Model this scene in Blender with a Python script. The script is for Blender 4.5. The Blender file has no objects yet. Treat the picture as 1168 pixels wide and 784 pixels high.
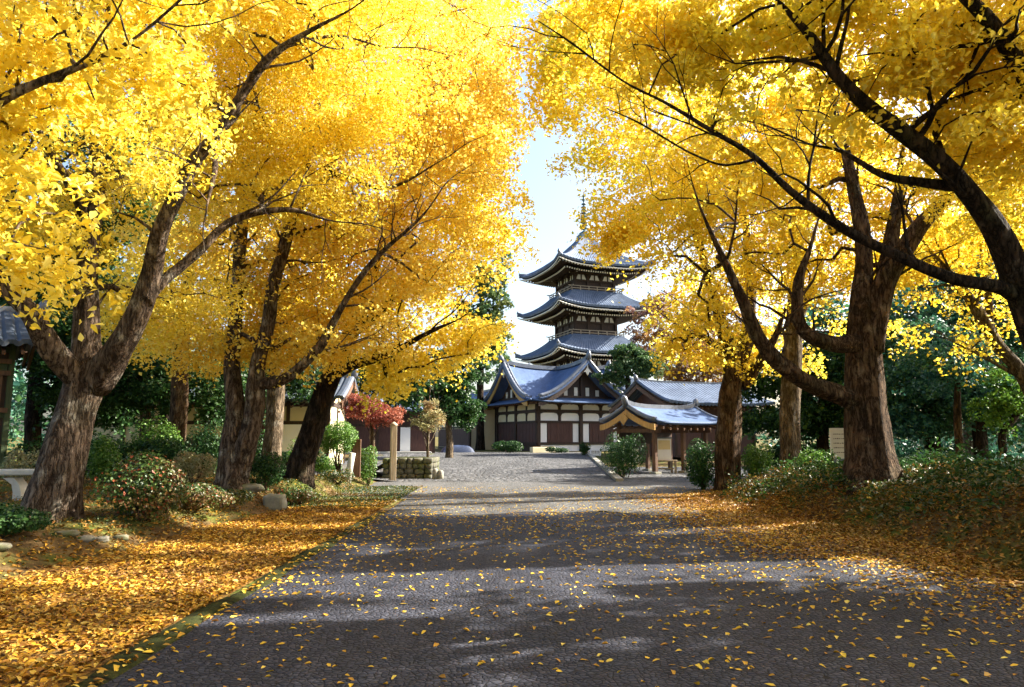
import bpy, math, random
import numpy as np
from mathutils import Vector, Matrix, noise

random.seed(7)
rng = np.random.default_rng(7)
SC = bpy.context.scene
COL = SC.collection
R = math.radians

# ------------------------------------------------------------------ camera, sky, sun, exposure
CAM_H, FPX, CX, CY, HOR = 1.7, 795.0, 584.0, 392.0, 498.0
PITCH = math.atan((HOR - CY) / FPX)
cam_d = bpy.data.cameras.new("camera")
cam_d.sensor_width = 36.0
cam_d.lens = FPX / 1168.0 * 36.0
cam_d.clip_start = 0.05
cam_d.clip_end = 3000.0
cam = bpy.data.objects.new("camera", cam_d)
cam.location = (0, 0, CAM_H)
cam.rotation_euler = (math.pi / 2 + PITCH, 0, 0)
COL.objects.link(cam)
SC.camera = cam

SUN_EL = R(34.0)
SUN_AZ = math.atan2(0.957, 0.288)                 # from +Y towards +X
SUN = Vector((math.sin(SUN_AZ) * math.cos(SUN_EL), math.cos(SUN_AZ) * math.cos(SUN_EL), math.sin(SUN_EL)))
world = bpy.data.worlds.new("World")
SC.world = world
world.use_nodes = True
wn = world.node_tree
bgn = wn.nodes["Background"]
sky = wn.nodes.new("ShaderNodeTexSky")
sky.sky_type = 'NISHITA'
sky.sun_disc = False
sky.sun_elevation = SUN_EL
sky.sun_rotation = SUN_AZ
sky.dust_density = 3.5
sky.air_density = 1.0
wn.links.new(sky.outputs[0], bgn.inputs[0])
bgn.inputs[1].default_value = 0.088
sun_d = bpy.data.lights.new("sun", 'SUN')
sun_d.energy = 5.0
sun_d.angle = R(0.55)
sun_d.color = (1.0, 0.93, 0.80)
sun_o = bpy.data.objects.new("sun", sun_d)
sun_o.rotation_euler = SUN.to_track_quat('Z', 'Y').to_euler()
sun_o.location = SUN * 60
COL.objects.link(sun_o)
SC.view_settings.view_transform = 'Standard'
SC.view_settings.look = 'None'
SC.view_settings.gamma = 1.0
SC.view_settings.exposure = 2.15
SC.render.engine = 'CYCLES'
SC.cycles.max_bounces = 8
SC.cycles.diffuse_bounces = 4
SC.cycles.transmission_bounces = 6
SC.cycles.transparent_max_bounces = 8

# ------------------------------------------------------------------ helpers
_cp, _sp = math.cos(PITCH), math.sin(PITCH)
def at(px, py, Y):
    """world point seen at a photograph pixel, Y metres ahead (or x, None, (y, z))"""
    if isinstance(Y, tuple): return Vector((px, Y[0], Y[1]))
    u, v = px - CX, CY - py
    fy = FPX * _cp - v * _sp
    fz = FPX * _sp + v * _cp
    k = Y / fy
    return Vector((u * k, Y, CAM_H + fz * k))

def gx(px, Y):
    return at(px, HOR, Y).x

def smooth(t):
    t = np.clip(t, 0, 1)
    return t * t * (3 - 2 * t)

def wob(x, y):
    return (np.sin(1.7 * x + 0.4 * y + .3) * np.sin(1.3 * y - 0.5 * x + 1.1) * .5
            + np.sin(3.9 * x - 1.1 * y + 2.) * np.sin(3.1 * y + .9 * x + .4) * .3
            + np.sin(8.3 * x + 2.2 * y) * np.sin(7.1 * y - 3.1 * x + .8) * .15)

def kerb_x(y):
    return 4.0 + (y - 26.0) * 0.055

def hgt(x, y):
    x = np.asarray(x, float); y = np.asarray(y, float)
    xf = np.where(y < 19.3, 5.2 + (19.3 - y) * .125, 5.2 + (y - 19.3) * .6)
    xf = xf + .12 * np.sin(y * 1.1) + .07 * np.sin(y * 2.9 + 1)
    H = np.interp(y, [0, 9, 15, 20, 26, 34], [.95, .9, .70, .45, .2, .1])
    s = smooth((x - xf) / 1.5)
    h = s * (H + .10 * wob(x, y))
    xl = -6.8 + .08 * np.clip(y, 0, 23) + .10 * np.sin(y * 1.3) + .06 * np.sin(y * 3.1)
    HL = np.interp(y, [0, 12, 20, 24, 29, 34], [.26, .3, .5, .35, .06, 0])
    sl = smooth((xl - x) / np.where(y < 16, 1.1, .9))
    h = h + sl * (HL + .07 * wob(x, y))
    t = np.clip((y - 27) / 23, 0, 1)
    left = 1 - smooth((x - kerb_x(y) + .15) / .3)
    ramp = .5 * t * left + (1 - left) * .5 * np.clip((y - 40) / 10, 0, 1)
    return h + ramp

def hz(x, y):
    return float(hgt(x, y))

def tag(o, label=None, cat=None, group=None, kind=None):
    if label: o["label"] = label
    if cat: o["category"] = cat
    if group: o["group"] = group
    if kind: o["kind"] = kind
    return o

def empty(name, loc, rz=0.0, label=None, cat=None, group=None):
    o = bpy.data.objects.new(name, None)
    o.location = loc
    o.rotation_euler = (0, 0, rz)
    o.empty_display_size = 0.3
    COL.objects.link(o)
    return tag(o, label, cat, group)

def link_np(name, V, F, mat, parent=None, smooth_shade=False):
    """V (n,3) array, F (m,k) array of equal-size faces"""
    me = bpy.data.meshes.new(name)
    V = np.ascontiguousarray(V, dtype=np.float32)
    F = np.ascontiguousarray(F, dtype=np.int32)
    n, k = F.shape
    me.vertices.add(len(V)); me.vertices.foreach_set("co", V.ravel())
    me.loops.add(n * k); me.loops.foreach_set("vertex_index", F.ravel())
    me.polygons.add(n)
    me.polygons.foreach_set("loop_start", np.arange(0, n * k, k, dtype=np.int32))
    me.update(calc_edges=True)
    if smooth_shade:
        me.polygons.foreach_set("use_smooth", np.ones(n, dtype=bool))
    me.materials.append(mat)
    o = bpy.data.objects.new(name, me)
    COL.objects.link(o)
    if parent: o.parent = parent
    return o

class MB:
    def __init__(s): s.v, s.f, s.smooth, s.marks = [], [], [], []
    def mark(s):
        """start a new piece: build() makes each piece an object"""
        if not s.marks or s.marks[-1] != (len(s.v), len(s.f)): s.marks.append((len(s.v), len(s.f)))
        return s
    def box(s, x0, x1, y0, y1, z0, z1, M=None):
        b = len(s.v)
        P = [(x0, y0, z0), (x1, y0, z0), (x1, y1, z0), (x0, y1, z0), (x0, y0, z1), (x1, y0, z1), (x1, y1, z1), (x0, y1, z1)]
        if M is not None: P = [tuple(M @ Vector(p)) for p in P]
        s.v += P
        for q in ((3, 2, 1, 0), (4, 5, 6, 7), (0, 1, 5, 4), (1, 2, 6, 5), (2, 3, 7, 6), (3, 0, 4, 7)):
            s.f.append(tuple(b + i for i in q)); s.smooth.append(False)
        return s
    def bar(s, p, q, w, h, up=Vector((0, 0, 1))):
        """rectangular bar from p to q"""
        p, q = Vector(p), Vector(q)
        d = (q - p); L = d.length; d.normalize()
        sx = d.cross(up)
        if sx.length < 1e-4: sx = d.cross(Vector((0, 1, 0)))
        sx.normalize(); uz = sx.cross(d)
        M = Matrix(((sx.x, d.x, uz.x, p.x), (sx.y, d.y, uz.y, p.y), (sx.z, d.z, uz.z, p.z), (0, 0, 0, 1)))
        return s.box(-w / 2, w / 2, 0, L, -h / 2, h / 2, M)
    def tube(s, pts, rads, sides=8, cap=True, rough=0.0, flare=0.0, seed=0.0):
        pts = [Vector(p) for p in pts]
        n = len(pts); b = len(s.v)
        up = Vector((0, 0, 1))
        d0 = (pts[1] - pts[0]).normalized()
        nx = d0.cross(Vector((0, 1, 0)))
        if nx.length < .1: nx = d0.cross(Vector((1, 0, 0)))
        nx.normalize()
        dist = 0.0
        for i in range(n):
            d = (pts[min(i + 1, n - 1)] - pts[max(i - 1, 0)]).normalized()
            nx = (nx - d * nx.dot(d)).normalized(); ny = d.cross(nx)
            if i: dist += (pts[i] - pts[i - 1]).length
            for k in range(sides):
                a = 2 * math.pi * k / sides
                r = rads[i]
                if rough:
                    c, sn = math.cos(a), math.sin(a)
                    r *= 1 + rough * (noise.noise(Vector((c * 1.6 + seed, sn * 1.6, dist * .9 + seed))) * 1.2
                                      + .5 * noise.noise(Vector((c * 5 + seed, sn * 5, dist * 1.6)))
                                      + .28 * noise.noise(Vector((c * 11 + seed, sn * 11, dist * 4.0))))
                if flare:
                    lob = .5 + .5 * math.cos(5 * a + seed) * math.cos(2 * a + seed * 2)
                    r *= 1 + flare * math.exp(-dist / .38) * (.35 + lob) + .10 * math.exp(-dist / 1.6) * math.cos(6 * a + seed)
                s.v.append(tuple(pts[i] + nx * (r * math.cos(a)) + ny * (r * math.sin(a))))
        for i in range(n - 1):
            for k in range(sides):
                k2 = (k + 1) % sides
                s.f.append((b + i * sides + k, b + i * sides + k2, b + (i + 1) * sides + k2, b + (i + 1) * sides + k)); s.smooth.append(True)
        if cap:
            s.f.append(tuple(b + k for k in reversed(range(sides)))); s.smooth.append(False)
            s.f.append(tuple(b + (n - 1) * sides + k for k in range(sides))); s.smooth.append(False)
        return s
    def lathe(s, prof, c=(0, 0, 0), sides=16):
        return s.tube([(c[0], c[1], c[2] + z) for r, z in prof], [max(r, .001) for r, z in prof], sides)
    def grid(s, P, sm=True):
        """P[i][j] points"""
        b = len(s.v); m, n = len(P), len(P[0])
        for row in P: s.v += [tuple(p) for p in row]
        for i in range(m - 1):
            for j in range(n - 1):
                s.f.append((b + i * n + j, b + i * n + j + 1, b + (i + 1) * n + j + 1, b + (i + 1) * n + j)); s.smooth.append(sm)
        return s
    def blob(s, c, r, seed=0.0, rough=.2, nu=10, nv=7, ex=.6):
        """rough stone"""
        b = len(s.v)
        for i in range(nv + 1):
            th = math.pi * i / nv
            for k in range(nu):
                a = 2 * math.pi * k / nu
                d = Vector((math.sin(th) * math.cos(a), math.sin(th) * math.sin(a), math.cos(th)))
                q = 1 + rough * noise.noise(d * 1.7 + Vector((seed, seed * 2, 0)))
                e = [math.copysign(abs(t) ** ex, t) for t in d]
                s.v.append((c[0] + e[0] * r[0] * q, c[1] + e[1] * r[1] * q, c[2] + e[2] * r[2] * q))
        for i in range(nv):
            for k in range(nu):
                k2 = (k + 1) % nu
                s.f.append((b + i * nu + k, b + (i + 1) * nu + k, b + (i + 1) * nu + k2, b + i * nu + k2)); s.smooth.append(True)
        return s
    def prism(s, poly, y0, y1):
        """polygon in local xz, extruded along y"""
        b = len(s.v); n = len(poly)
        s.v += [(x, y0, z) for x, z in poly] + [(x, y1, z) for x, z in poly]
        s.f.append(tuple(range(b, b + n))); s.f.append(tuple(b + n + i for i in reversed(range(n)))); s.smooth += [False, False]
        for i in range(n):
            j = (i + 1) % n
            s.f.append((b + j, b + i, b + n + i, b + n + j)); s.smooth.append(False)
        return s
    def build(s, name, mat, parent=None, bevel=0.0, solid=0.0):
        if len(s.marks) > 1:
            mk = s.marks + [(len(s.v), len(s.f))]
            for (a, b), (c, d) in zip(mk, mk[1:]):
                if d == b: continue
                q = MB(); q.v = s.v[a:c]; q.f = [tuple(i - a for i in f) for f in s.f[b:d]]; q.smooth = s.smooth[b:d]
                o = q.build(name, mat, parent, bevel, solid)
            return o
        me = bpy.data.meshes.new(name)
        me.from_pydata(s.v, [], s.f)
        me.polygons.foreach_set("use_smooth", s.smooth)
        me.materials.append(mat)
        o = bpy.data.objects.new(name, me)
        COL.objects.link(o)
        if parent: o.parent = parent
        if solid:
            m = o.modifiers.new("solid", 'SOLIDIFY'); m.thickness = solid; m.offset = -1
        if bevel:
            m = o.modifiers.new("bevel", 'BEVEL'); m.width = bevel; m.segments = 2; m.limit_method = 'ANGLE'
        return o

def spline(pts, step):
    """Catmull-Rom through (Vector, r) points"""
    P = [Vector(p[:3]) for p in pts]; rr = [p[3] for p in pts]
    out, ro = [], []
    n = len(P)
    for i in range(n - 1):
        p0 = P[i - 1] if i else P[0] * 2 - P[1]
        p1, p2 = P[i], P[i + 1]
        p3 = P[i + 2] if i + 2 < n else P[-1] * 2 - P[-2]
        m = max(2, int((p2 - p1).length / step))
        for k in range(m):
            t = k / m
            q = .5 * ((2 * p1) + (p2 - p0) * t + (2 * p0 - 5 * p1 + 4 * p2 - p3) * t * t + (3 * p1 - p0 - 3 * p2 + p3) * t ** 3)
            out.append(q); ro.append(rr[i] + (rr[i + 1] - rr[i]) * t)
    out.append(P[-1]); ro.append(rr[-1])
    return out, ro

# ------------------------------------------------------------------ materials
class NT:
    def __init__(s, name):
        s.m = bpy.data.materials.new(name); s.m.use_nodes = True
        s.t = s.m.node_tree; s.t.nodes.clear()
        s.out = s.t.nodes.new("ShaderNodeOutputMaterial")
    def n(s, typ, ins=None, **props):
        nd = s.t.nodes.new("ShaderNode" + typ)
        for k, v in props.items(): setattr(nd, k, v)
        for k, v in (ins or {}).items():
            if isinstance(v, bpy.types.NodeSocket): s.t.links.new(v, nd.inputs[k])
            else:
                if isinstance(v, tuple) and len(v) == 3 and nd.inputs[k].type == 'RGBA': v = (*v, 1)
                nd.inputs[k].default_value = v
        return nd
    def ramp(s, fac, stops, interp='LINEAR'):
        nd = s.t.nodes.new("ShaderNodeValToRGB"); s.t.links.new(fac, nd.inputs[0])
        cr = nd.color_ramp; cr.interpolation = interp
        while len(cr.elements) < len(stops): cr.elements.new(.5)
        for e, (p, c) in zip(cr.elements, stops):
            e.position = p; e.color = (*c, 1) if len(c) == 3 else c
        return nd.outputs[0]
    def mix(s, a, b, fac, blend='MIX'):
        nd = s.t.nodes.new("ShaderNodeMix"); nd.data_type = 'RGBA'; nd.blend_type = blend
        for i, v in ((0, fac), (6, a), (7, b)):
            if isinstance(v, bpy.types.NodeSocket): s.t.links.new(v, nd.inputs[i])
            else: nd.inputs[i].default_value = (*v, 1) if isinstance(v, tuple) else v
        return nd.outputs[2]
    def coord(s, kind='Object', scale=None):
        c = s.n('TexCoord').outputs[kind]
        if scale:
            c = s.n('Mapping', {'Vector': c, 'Scale': scale}).outputs[0]
        return c
    def noise(s, vec, scale, detail=4, rough=.55, out=0):
        return s.n('TexNoise', {'Vector': vec, 'Scale': scale, 'Detail': detail, 'Roughness': rough}).outputs[out]
    def finish(s, color, rough=.8, bump=None, bs=.3, bd=.02, spec=.4, metallic=0.0):
        p = s.n('BsdfPrincipled', {'Base Color': color, 'Roughness': rough, 'Specular IOR Level': spec, 'Metallic': metallic})
        if bump is not None:
            b = s.n('Bump', {'Height': bump, 'Strength': bs, 'Distance': bd})
            s.t.links.new(b.outputs[0], p.inputs['Normal'])
        s.t.links.new(p.outputs[0], s.out.inputs[0])
        return s.m

def leaf_mat(name, stops, tint=None, tint_amt=.6, trans=.45, tscale=.22, tlo=.48, thi=.62, gloss=.05, sat=1.0):
    n = NT(name)
    isl = n.n('NewGeometry').outputs['Random Per Island']
    c = n.ramp(isl, stops)
    if tint:
        ns = n.noise(n.coord('Object'), tscale, 3)
        f = n.ramp(ns, [(tlo, (0, 0, 0)), (thi, (tint_amt,) * 3)])
        r2 = n.n('Math', {0: isl, 1: 7.31}, operation='MULTIPLY').outputs[0]
        r2 = n.n('Math', {0: r2}, operation='FRACT').outputs[0]
        f = n.n('Math', {0: f, 1: n.n('Math', {0: r2, 1: .6}, operation='ADD').outputs[0]}, operation='MULTIPLY').outputs[0]
        c = n.mix(c, tint, f)
    d = n.n('BsdfDiffuse', {'Color': c})
    t = n.n('BsdfTranslucent', {'Color': c})
    m = n.n('MixShader', {0: trans, 1: d.outputs[0], 2: t.outputs[0]})
    g = n.n('BsdfGlossy', {'Color': (.8, .8, .8, 1), 'Roughness': .5})
    fr = n.n('LayerWeight', {'Blend': .25})
    k = n.n('Math', {0: fr.outputs['Fresnel'], 1: gloss * .9}, operation='MULTIPLY')
    k2 = n.n('Math', {0: k.outputs[0], 1: gloss * .15}, operation='ADD')
    m2 = n.n('MixShader', {0: k2.outputs[0], 1: m.outputs[0], 2: g.outputs[0]})
    n.t.links.new(m2.outputs[0], n.out.inputs[0])
    return n.m

def bark_mat(name, dark, mid, lichen, lamt=.5, sc=1.0):
    n = NT(name)
    co = n.coord('Object')
    warp = n.mix(co, n.n('TexNoise', {'Vector': co, 'Scale': 3.5, 'Detail': 3.0}).outputs[1], .10)
    st = n.n('Mapping', {'Vector': warp, 'Scale': (1, 1, .15)}).outputs[0]
    a = n.noise(st, 15 * sc, 7, .68)
    f1 = n.noise(st, 11 * sc, 5, .62)
    d1 = n.n('Math', {0: n.n('Math', {0: f1, 1: .5}, operation='SUBTRACT').outputs[0]}, operation='ABSOLUTE').outputs[0]
    crack = n.ramp(d1, [(0, (.0,) * 3), (.03, (.5,) * 3), (.11, (1, 1, 1))])
    plates = n.noise(n.n('Mapping', {'Vector': warp, 'Scale': (1, 1, .55)}).outputs[0], 5 * sc, 5, .7)
    c = n.ramp(a, [(.30, dark), (.52, tuple((x + y) / 2 for x, y in zip(dark, mid))), (.72, mid)])
    c = n.mix(c, tuple(x * .5 for x in dark), n.ramp(plates, [(.36, (.8,) * 3), (.52, (0, 0, 0))]))
    v = n.n('TexVoronoi', {'Vector': n.mix(co, n.n('TexNoise', {'Vector': co, 'Scale': 7.0, 'Detail': 5.0, 'Roughness': .7}).outputs[1], .22), 'Scale': 4.5 * sc}, feature='F1')
    per = n.n('SeparateColor', {0: v.outputs[1]}).outputs[0]
    spot = n.n('Math', {0: n.ramp(v.outputs[0], [(.18, (1, 1, 1)), (.55, (0, 0, 0))]), 1: n.ramp(per, [(.50, (0, 0, 0)), (.62, (lamt,) * 3)])}, operation='MULTIPLY').outputs[0]
    spot = n.n('Math', {0: spot, 1: n.ramp(n.noise(co, 14, 4, .7), [(.35, (0, 0, 0)), (.55, (1, 1, 1))])}, operation='MULTIPLY').outputs[0]
    c = n.mix(c, lichen, spot)
    moss = n.ramp(n.noise(co, 1.3, 3), [(.55, (0, 0, 0)), (.72, (.45,) * 3)])
    c = n.mix(c, (.06, .065, .02), moss)
    c = n.mix(tuple(x * .3 for x in dark), c, crack)
    h = n.n('Math', {0: n.n('Math', {0: a, 1: plates}, operation='ADD').outputs[0], 1: crack}, operation='MULTIPLY').outputs[0]
    return n.finish(c, .92, h, .85, .045 / sc, .1)

def wood_mat(name, c1, c2, rough=.7, plank=0.0):
    n = NT(name)
    co = n.coord('Object', (6, 6, .7))
    a = n.noise(co, 3, 5, .6)
    c = n.ramp(a, [(.3, c1), (.7, c2)])
    return n.finish(c, rough, a, .25, .01)

def plain_mat(name, c1, c2, scale=3.0, rough=.8, bs=.2, spec=.4):
    n = NT(name)
    co = n.coord('Object')
    a = n.noise(co, scale, 6, .62)
    c = n.ramp(a, [(.3, c1), (.7, c2)])
    b = n.noise(co, scale * 9, 4, .6)
    return n.finish(c, rough, b, bs, .012, spec)

def stone_mat(name, c1, c2, moss=.4):
    n = NT(name)
    co = n.coord('Object')
    a = n.noise(co, 4, 8, .7)
    c = n.ramp(a, [(.3, c1), (.7, c2)])
    m = n.ramp(n.noise(co, 1.8, 4), [(.45, (0, 0, 0)), (.62, (moss,) * 3)])
    c = n.mix(c, (.07, .09, .015), m)
    return n.finish(c, .9, n.noise(co, 22, 6, .7), .5, .02, .2)

def roof_mat(name, c1, c2, rough=.38, course=0.0, spec=.6):
    n = NT(name)
    co = n.coord('Object')
    a = n.noise(co, 1.1, 5, .65)
    c = n.ramp(a, [(.3, c1), (.7, c2)])
    s = n.noise(n.coord('Object', (3, 3, .6)), 3, 4, .7)
    c = n.mix(c, tuple(x * .55 for x in c1), n.ramp(s, [(.5, (0, 0, 0)), (.75, (.6,) * 3)]))
    if course:
        w = n.n('TexWave', {'Vector': co, 'Scale': course, 'Distortion': .4, 'Detail': 1.0}, wave_type='BANDS', bands_direction='Z').outputs[1]
        return n.finish(c, rough, w, .35, .02, spec)
    return n.finish(c, rough, n.noise(co, 14, 4), .3, .02, spec)

M = {}
# autumn leaves
M['leaf_amber'] = leaf_mat('leaf_amber', [(0, (.80, .52, .05)), (.35, (.90, .66, .09)), (.75, (.94, .77, .15)), (1, (.94, .84, .26))], (.93, .54, .10), .55, .68, tlo=.54, thi=.72)
M['leaf_gold'] = leaf_mat('leaf_gold', [(0, (.76, .55, .04)), (.3, (.89, .71, .07)), (.75, (.93, .80, .12)), (1, (.94, .85, .25))], (.90, .56, .06), .4, .66, tlo=.54, thi=.72)
M['leaf_lemon'] = leaf_mat('leaf_lemon', [(0, (.76, .55, .03)), (.35, (.90, .68, .05)), (.8, (.93, .78, .09)), (1, (.92, .84, .22))], (.60, .60, .05), .5, .68, tlo=.52, thi=.68)
M['leaf_mixed'] = leaf_mat('leaf_mixed', [(0, (.78, .54, .035)), (.35, (.90, .68, .06)), (.8, (.93, .77, .10)), (1, (.92, .84, .22))], (.48, .58, .05), .55, .66, tlo=.50, thi=.66, tscale=.3)
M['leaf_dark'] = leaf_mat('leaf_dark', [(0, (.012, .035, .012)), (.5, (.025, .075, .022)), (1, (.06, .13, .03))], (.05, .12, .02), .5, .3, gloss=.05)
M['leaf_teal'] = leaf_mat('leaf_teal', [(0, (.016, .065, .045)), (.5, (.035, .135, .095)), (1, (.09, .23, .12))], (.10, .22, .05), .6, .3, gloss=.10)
M['leaf_green'] = leaf_mat('leaf_green', [(0, (.04, .10, .015)), (.5, (.09, .20, .025)), (1, (.17, .30, .05))], (.05, .11, .02), .5, .35, gloss=.06)
M['leaf_pine'] = leaf_mat('leaf_pine', [(0, (.03, .07, .03)), (.5, (.07, .14, .05)), (1, (.13, .20, .07))], (.20, .19, .04), .6, .3)
M['leaf_red'] = leaf_mat('leaf_red', [(0, (.17, .035, .025)), (.5, (.31, .075, .055)), (1, (.42, .17, .12))], (.42, .17, .06), .5, .45)
M['leaf_russet'] = leaf_mat('leaf_russet', [(0, (.20, .10, .05)), (.5, (.38, .19, .06)), (1, (.50, .32, .08))], (.22, .13, .16), .7, .4, tscale=.5)
M['leaf_sage'] = leaf_mat('leaf_sage', [(0, (.18, .17, .07)), (.5, (.32, .31, .14)), (1, (.45, .42, .22))], (.42, .24, .12), .7, .4, tscale=1.2)
M['leaf_olive'] = leaf_mat('leaf_olive', [(0, (.014, .034, .008)), (.45, (.035, .072, .014)), (.80, (.08, .125, .022)), (1, (.36, .19, .03))], (.22, .11, .025), .7, .3, tscale=.55, tlo=.52, thi=.66, gloss=.08)
M['leaf_berry'] = leaf_mat('leaf_berry', [(0, (.025, .06, .015)), (.5, (.06, .12, .025)), (.86, (.11, .19, .035)), (.9, (.32, .07, .03)), (1, (.40, .12, .05))], (.20, .08, .03), .55, .3, tscale=1.1, gloss=.10)
M['fallen_gold'] = leaf_mat('fallen_gold', [(0, (.13, .055, .012)), (.3, (.36, .16, .02)), (.6, (.55, .29, .025)), (.88, (.60, .37, .05)), (1, (.75, .55, .14))], (.16, .075, .025), .6, .12, tscale=.7, gloss=.05)
M['fallen_sparse'] = leaf_mat('fallen_sparse', [(0, (.40, .20, .03)), (.35, (.62, .36, .03)), (.8, (.80, .54, .05)), (1, (.85, .68, .15))], None, 0, .12, gloss=.05)
M['fallen_rust'] = leaf_mat('fallen_rust', [(0, (.12, .05, .014)), (.35, (.26, .115, .02)), (.75, (.42, .21, .03)), (1, (.62, .40, .08))], (.22, .15, .03), .6, .12, tscale=.6, gloss=.05)
# bark
M['bark_grey'] = bark_mat('bark_grey', (.06, .038, .026), (.28, .21, .155), (.42, .38, .31), .85)
M['bark_brown'] = bark_mat('bark_brown', (.05, .029, .016), (.215, .14, .088), (.28, .23, .16), .5)
M['bark_dark'] = bark_mat('bark_dark', (.020, .014, .010), (.085, .058, .04), (.20, .17, .13), .35)
M['bark_pale'] = bark_mat('bark_pale', (.10, .07, .042), (.27, .21, .15), (.45, .42, .36), .6)
# buildings
M['dark_wood'] = wood_mat('dark_wood', (.020, .012, .009), (.060, .034, .024))
M['door_wood'] = wood_mat('door_wood', (.045, .020, .018), (.10, .045, .038))
M['brown_wood'] = wood_mat('brown_wood', (.075, .036, .02), (.15, .08, .045))
M['green_wood'] = wood_mat('green_wood', (.025, .04, .015), (.06, .085, .035))
M['grey_wood'] = wood_mat('grey_wood', (.20, .15, .10), (.40, .33, .24))
M['gold_wood'] = wood_mat('gold_wood', (.34, .19, .05), (.52, .32, .10), .6)
M['plaster'] = plain_mat('plaster', (.78, .78, .80), (.85, .85, .85), 2, .9, .1)
M['cream'] = plain_mat('cream', (.70, .60, .36), (.78, .70, .48), 2, .9, .1)
M['eave_white'] = plain_mat('eave_white', (.62, .58, .48), (.74, .70, .62), 2, .8, .1)
M['copper_roof'] = roof_mat('copper_roof', (.055, .09, .18), (.095, .15, .28), .68, 3.2, .12)
M['tile_roof'] = roof_mat('tile_roof', (.065, .09, .14), (.14, .18, .26), .6, 2.2, .15)
M['tile_dark'] = roof_mat('tile_dark', (.03, .04, .055), (.075, .09, .12), .6, 0, .2)
M['tile_ridge'] = roof_mat('tile_ridge', (.075, .09, .12), (.17, .19, .235), .4)
M['bronze'] = roof_mat('bronze', (.05, .09, .10), (.10, .17, .18), .5)
M['stone'] = stone_mat('stone', (.17, .16, .14), (.38, .36, .31), .35)
M['pale_stone'] = stone_mat('pale_stone', (.42, .41, .37), (.62, .60, .55), .12)
M['mossy_stone'] = stone_mat('mossy_stone', (.10, .10, .075), (.24, .22, .17), .8)
M['rubble'] = stone_mat('rubble', (.05, .05, .04), (.16, .15, .12), .6)
M['paper'] = plain_mat('paper', (.58, .52, .42), (.70, .64, .54), 3, .7, .05)
M['ink'] = plain_mat('ink', (.08, .05, .04), (.14, .09, .07), 5, .8, .05)
M['metal_grey'] = plain_mat('metal_grey', (.10, .12, .14), (.16, .18, .20), 5, .5, .05)
M['blue_cloth'] = plain_mat('blue_cloth', (.015, .025, .06), (.03, .05, .11), 4, .6, .2)
M['sheet_white'] = plain_mat('sheet_white', (.74, .75, .78), (.82, .82, .84), 3, .5, .05)
M['manila'] = plain_mat('manila', (.60, .48, .25), (.70, .58, .34), 3, .6, .05)

def ground_mat():
    n = NT('woodland_soil')
    co = n.coord('Object')
    a = n.noise(co, .8, 6, .65)
    b = n.noise(co, 7, 6, .7)
    c = n.ramp(b, [(.28, (.035, .022, .010)), (.5, (.11, .07, .03)), (.72, (.22, .14, .06))])
    g = n.ramp(b, [(.3, (.03, .05, .008)), (.7, (.14, .17, .03))])
    c = n.mix(c, g, n.ramp(a, [(.45, (0, 0, 0)), (.58, (.85,) * 3)]))
    return n.finish(c, .95, n.noise(co, 30, 6, .7), .7, .03, .1)
M['soil'] = ground_mat()

def sett_mat(name, scale, c1, c2, joint, dist=.02, leafy=False, rough=.62):
    n = NT(name)
    co = n.coord('Object')
    wob_ = n.mix(co, n.n('TexNoise', {'Vector': co, 'Scale': 2.2}).outputs[1], .03)
    v = n.n('TexVoronoi', {'Vector': wob_, 'Scale': scale, 'Randomness': 1.0}, feature='DISTANCE_TO_EDGE').outputs[0]
    vc = n.n('TexVoronoi', {'Vector': wob_, 'Scale': scale, 'Randomness': 1.0}, feature='F1')
    per = n.n('SeparateColor', {0: vc.outputs[1]}).outputs[0]
    c = n.ramp(per, [(0, c1), (1, c2)])
    stn = n.noise(n.coord('Object', (1, .35, 1)), .6, 7, .68)
    c = n.mix(c, tuple(x * .5 for x in c1), n.ramp(stn, [(.42, (0, 0, 0)), (.64, (.65,) * 3)]))
    dust = n.noise(n.coord('Object', (1.4, .18, 1)), .8, 5, .7)
    c = n.mix(c, tuple(x * 1.25 for x in c2), n.ramp(dust, [(.52, (0, 0, 0)), (.72, (.4,) * 3)]))
    c = n.mix(c, n.ramp(n.noise(co, 95, 3, .8), [(.3, tuple(x * .4 for x in c1)), (.7, c2)]), .38)
    j = n.ramp(v, [(.0, (1, 1, 1)), (.11, (0, 0, 0))])
    c = n.mix(c, joint, j)
    fine = n.noise(co, 60, 4, .7)
    dome = n.ramp(v, [(0, (0, 0, 0)), (.10, (.6,) * 3), (.35, (1, 1, 1))])
    h = n.n('Math', {0: dome, 1: n.n('Math', {0: fine, 1: .25}, operation='MULTIPLY').outputs[0]}, operation='ADD').outputs[0]
    return n.finish(c, rough, h, .9, dist, .10)
M['setts'] = sett_mat('setts', 21.0, (.024, .026, .040), (.084, .089, .118), (.012, .012, .014), .012)
M['painted_sun_gravel'] = sett_mat('painted_sun_gravel', 13.0, (.085, .085, .088), (.20, .198, .195), (.05, .048, .045), .02, rough=.7)  # paler than the setts: sunlight on the far road put into the colour
M['pebbles'] = sett_mat('pebbles', 4.2, (.05, .05, .056), (.20, .20, .205), (.025, .025, .022), .05, rough=.7)

def moss_mat():
    n = NT('moss')
    co = n.coord('Object')
    b = n.noise(co, 9, 6, .7)
    c = n.ramp(b, [(.3, (.014, .015, .007)), (.6, (.040, .046, .013)), (.8, (.10, .075, .028))])
    w = n.n('TexWave', {'Vector': co, 'Scale': .55, 'Distortion': 0.0}, wave_type='BANDS', bands_direction='Y').outputs[1]
    j = n.ramp(w, [(0, (1, 1, 1)), (.03, (0, 0, 0))])
    c = n.mix(c, (.012, .012, .006), j)
    return n.finish(c, .95, n.noise(co, 40, 5, .7), .6, .02, .1)
M['moss'] = moss_mat()

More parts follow.
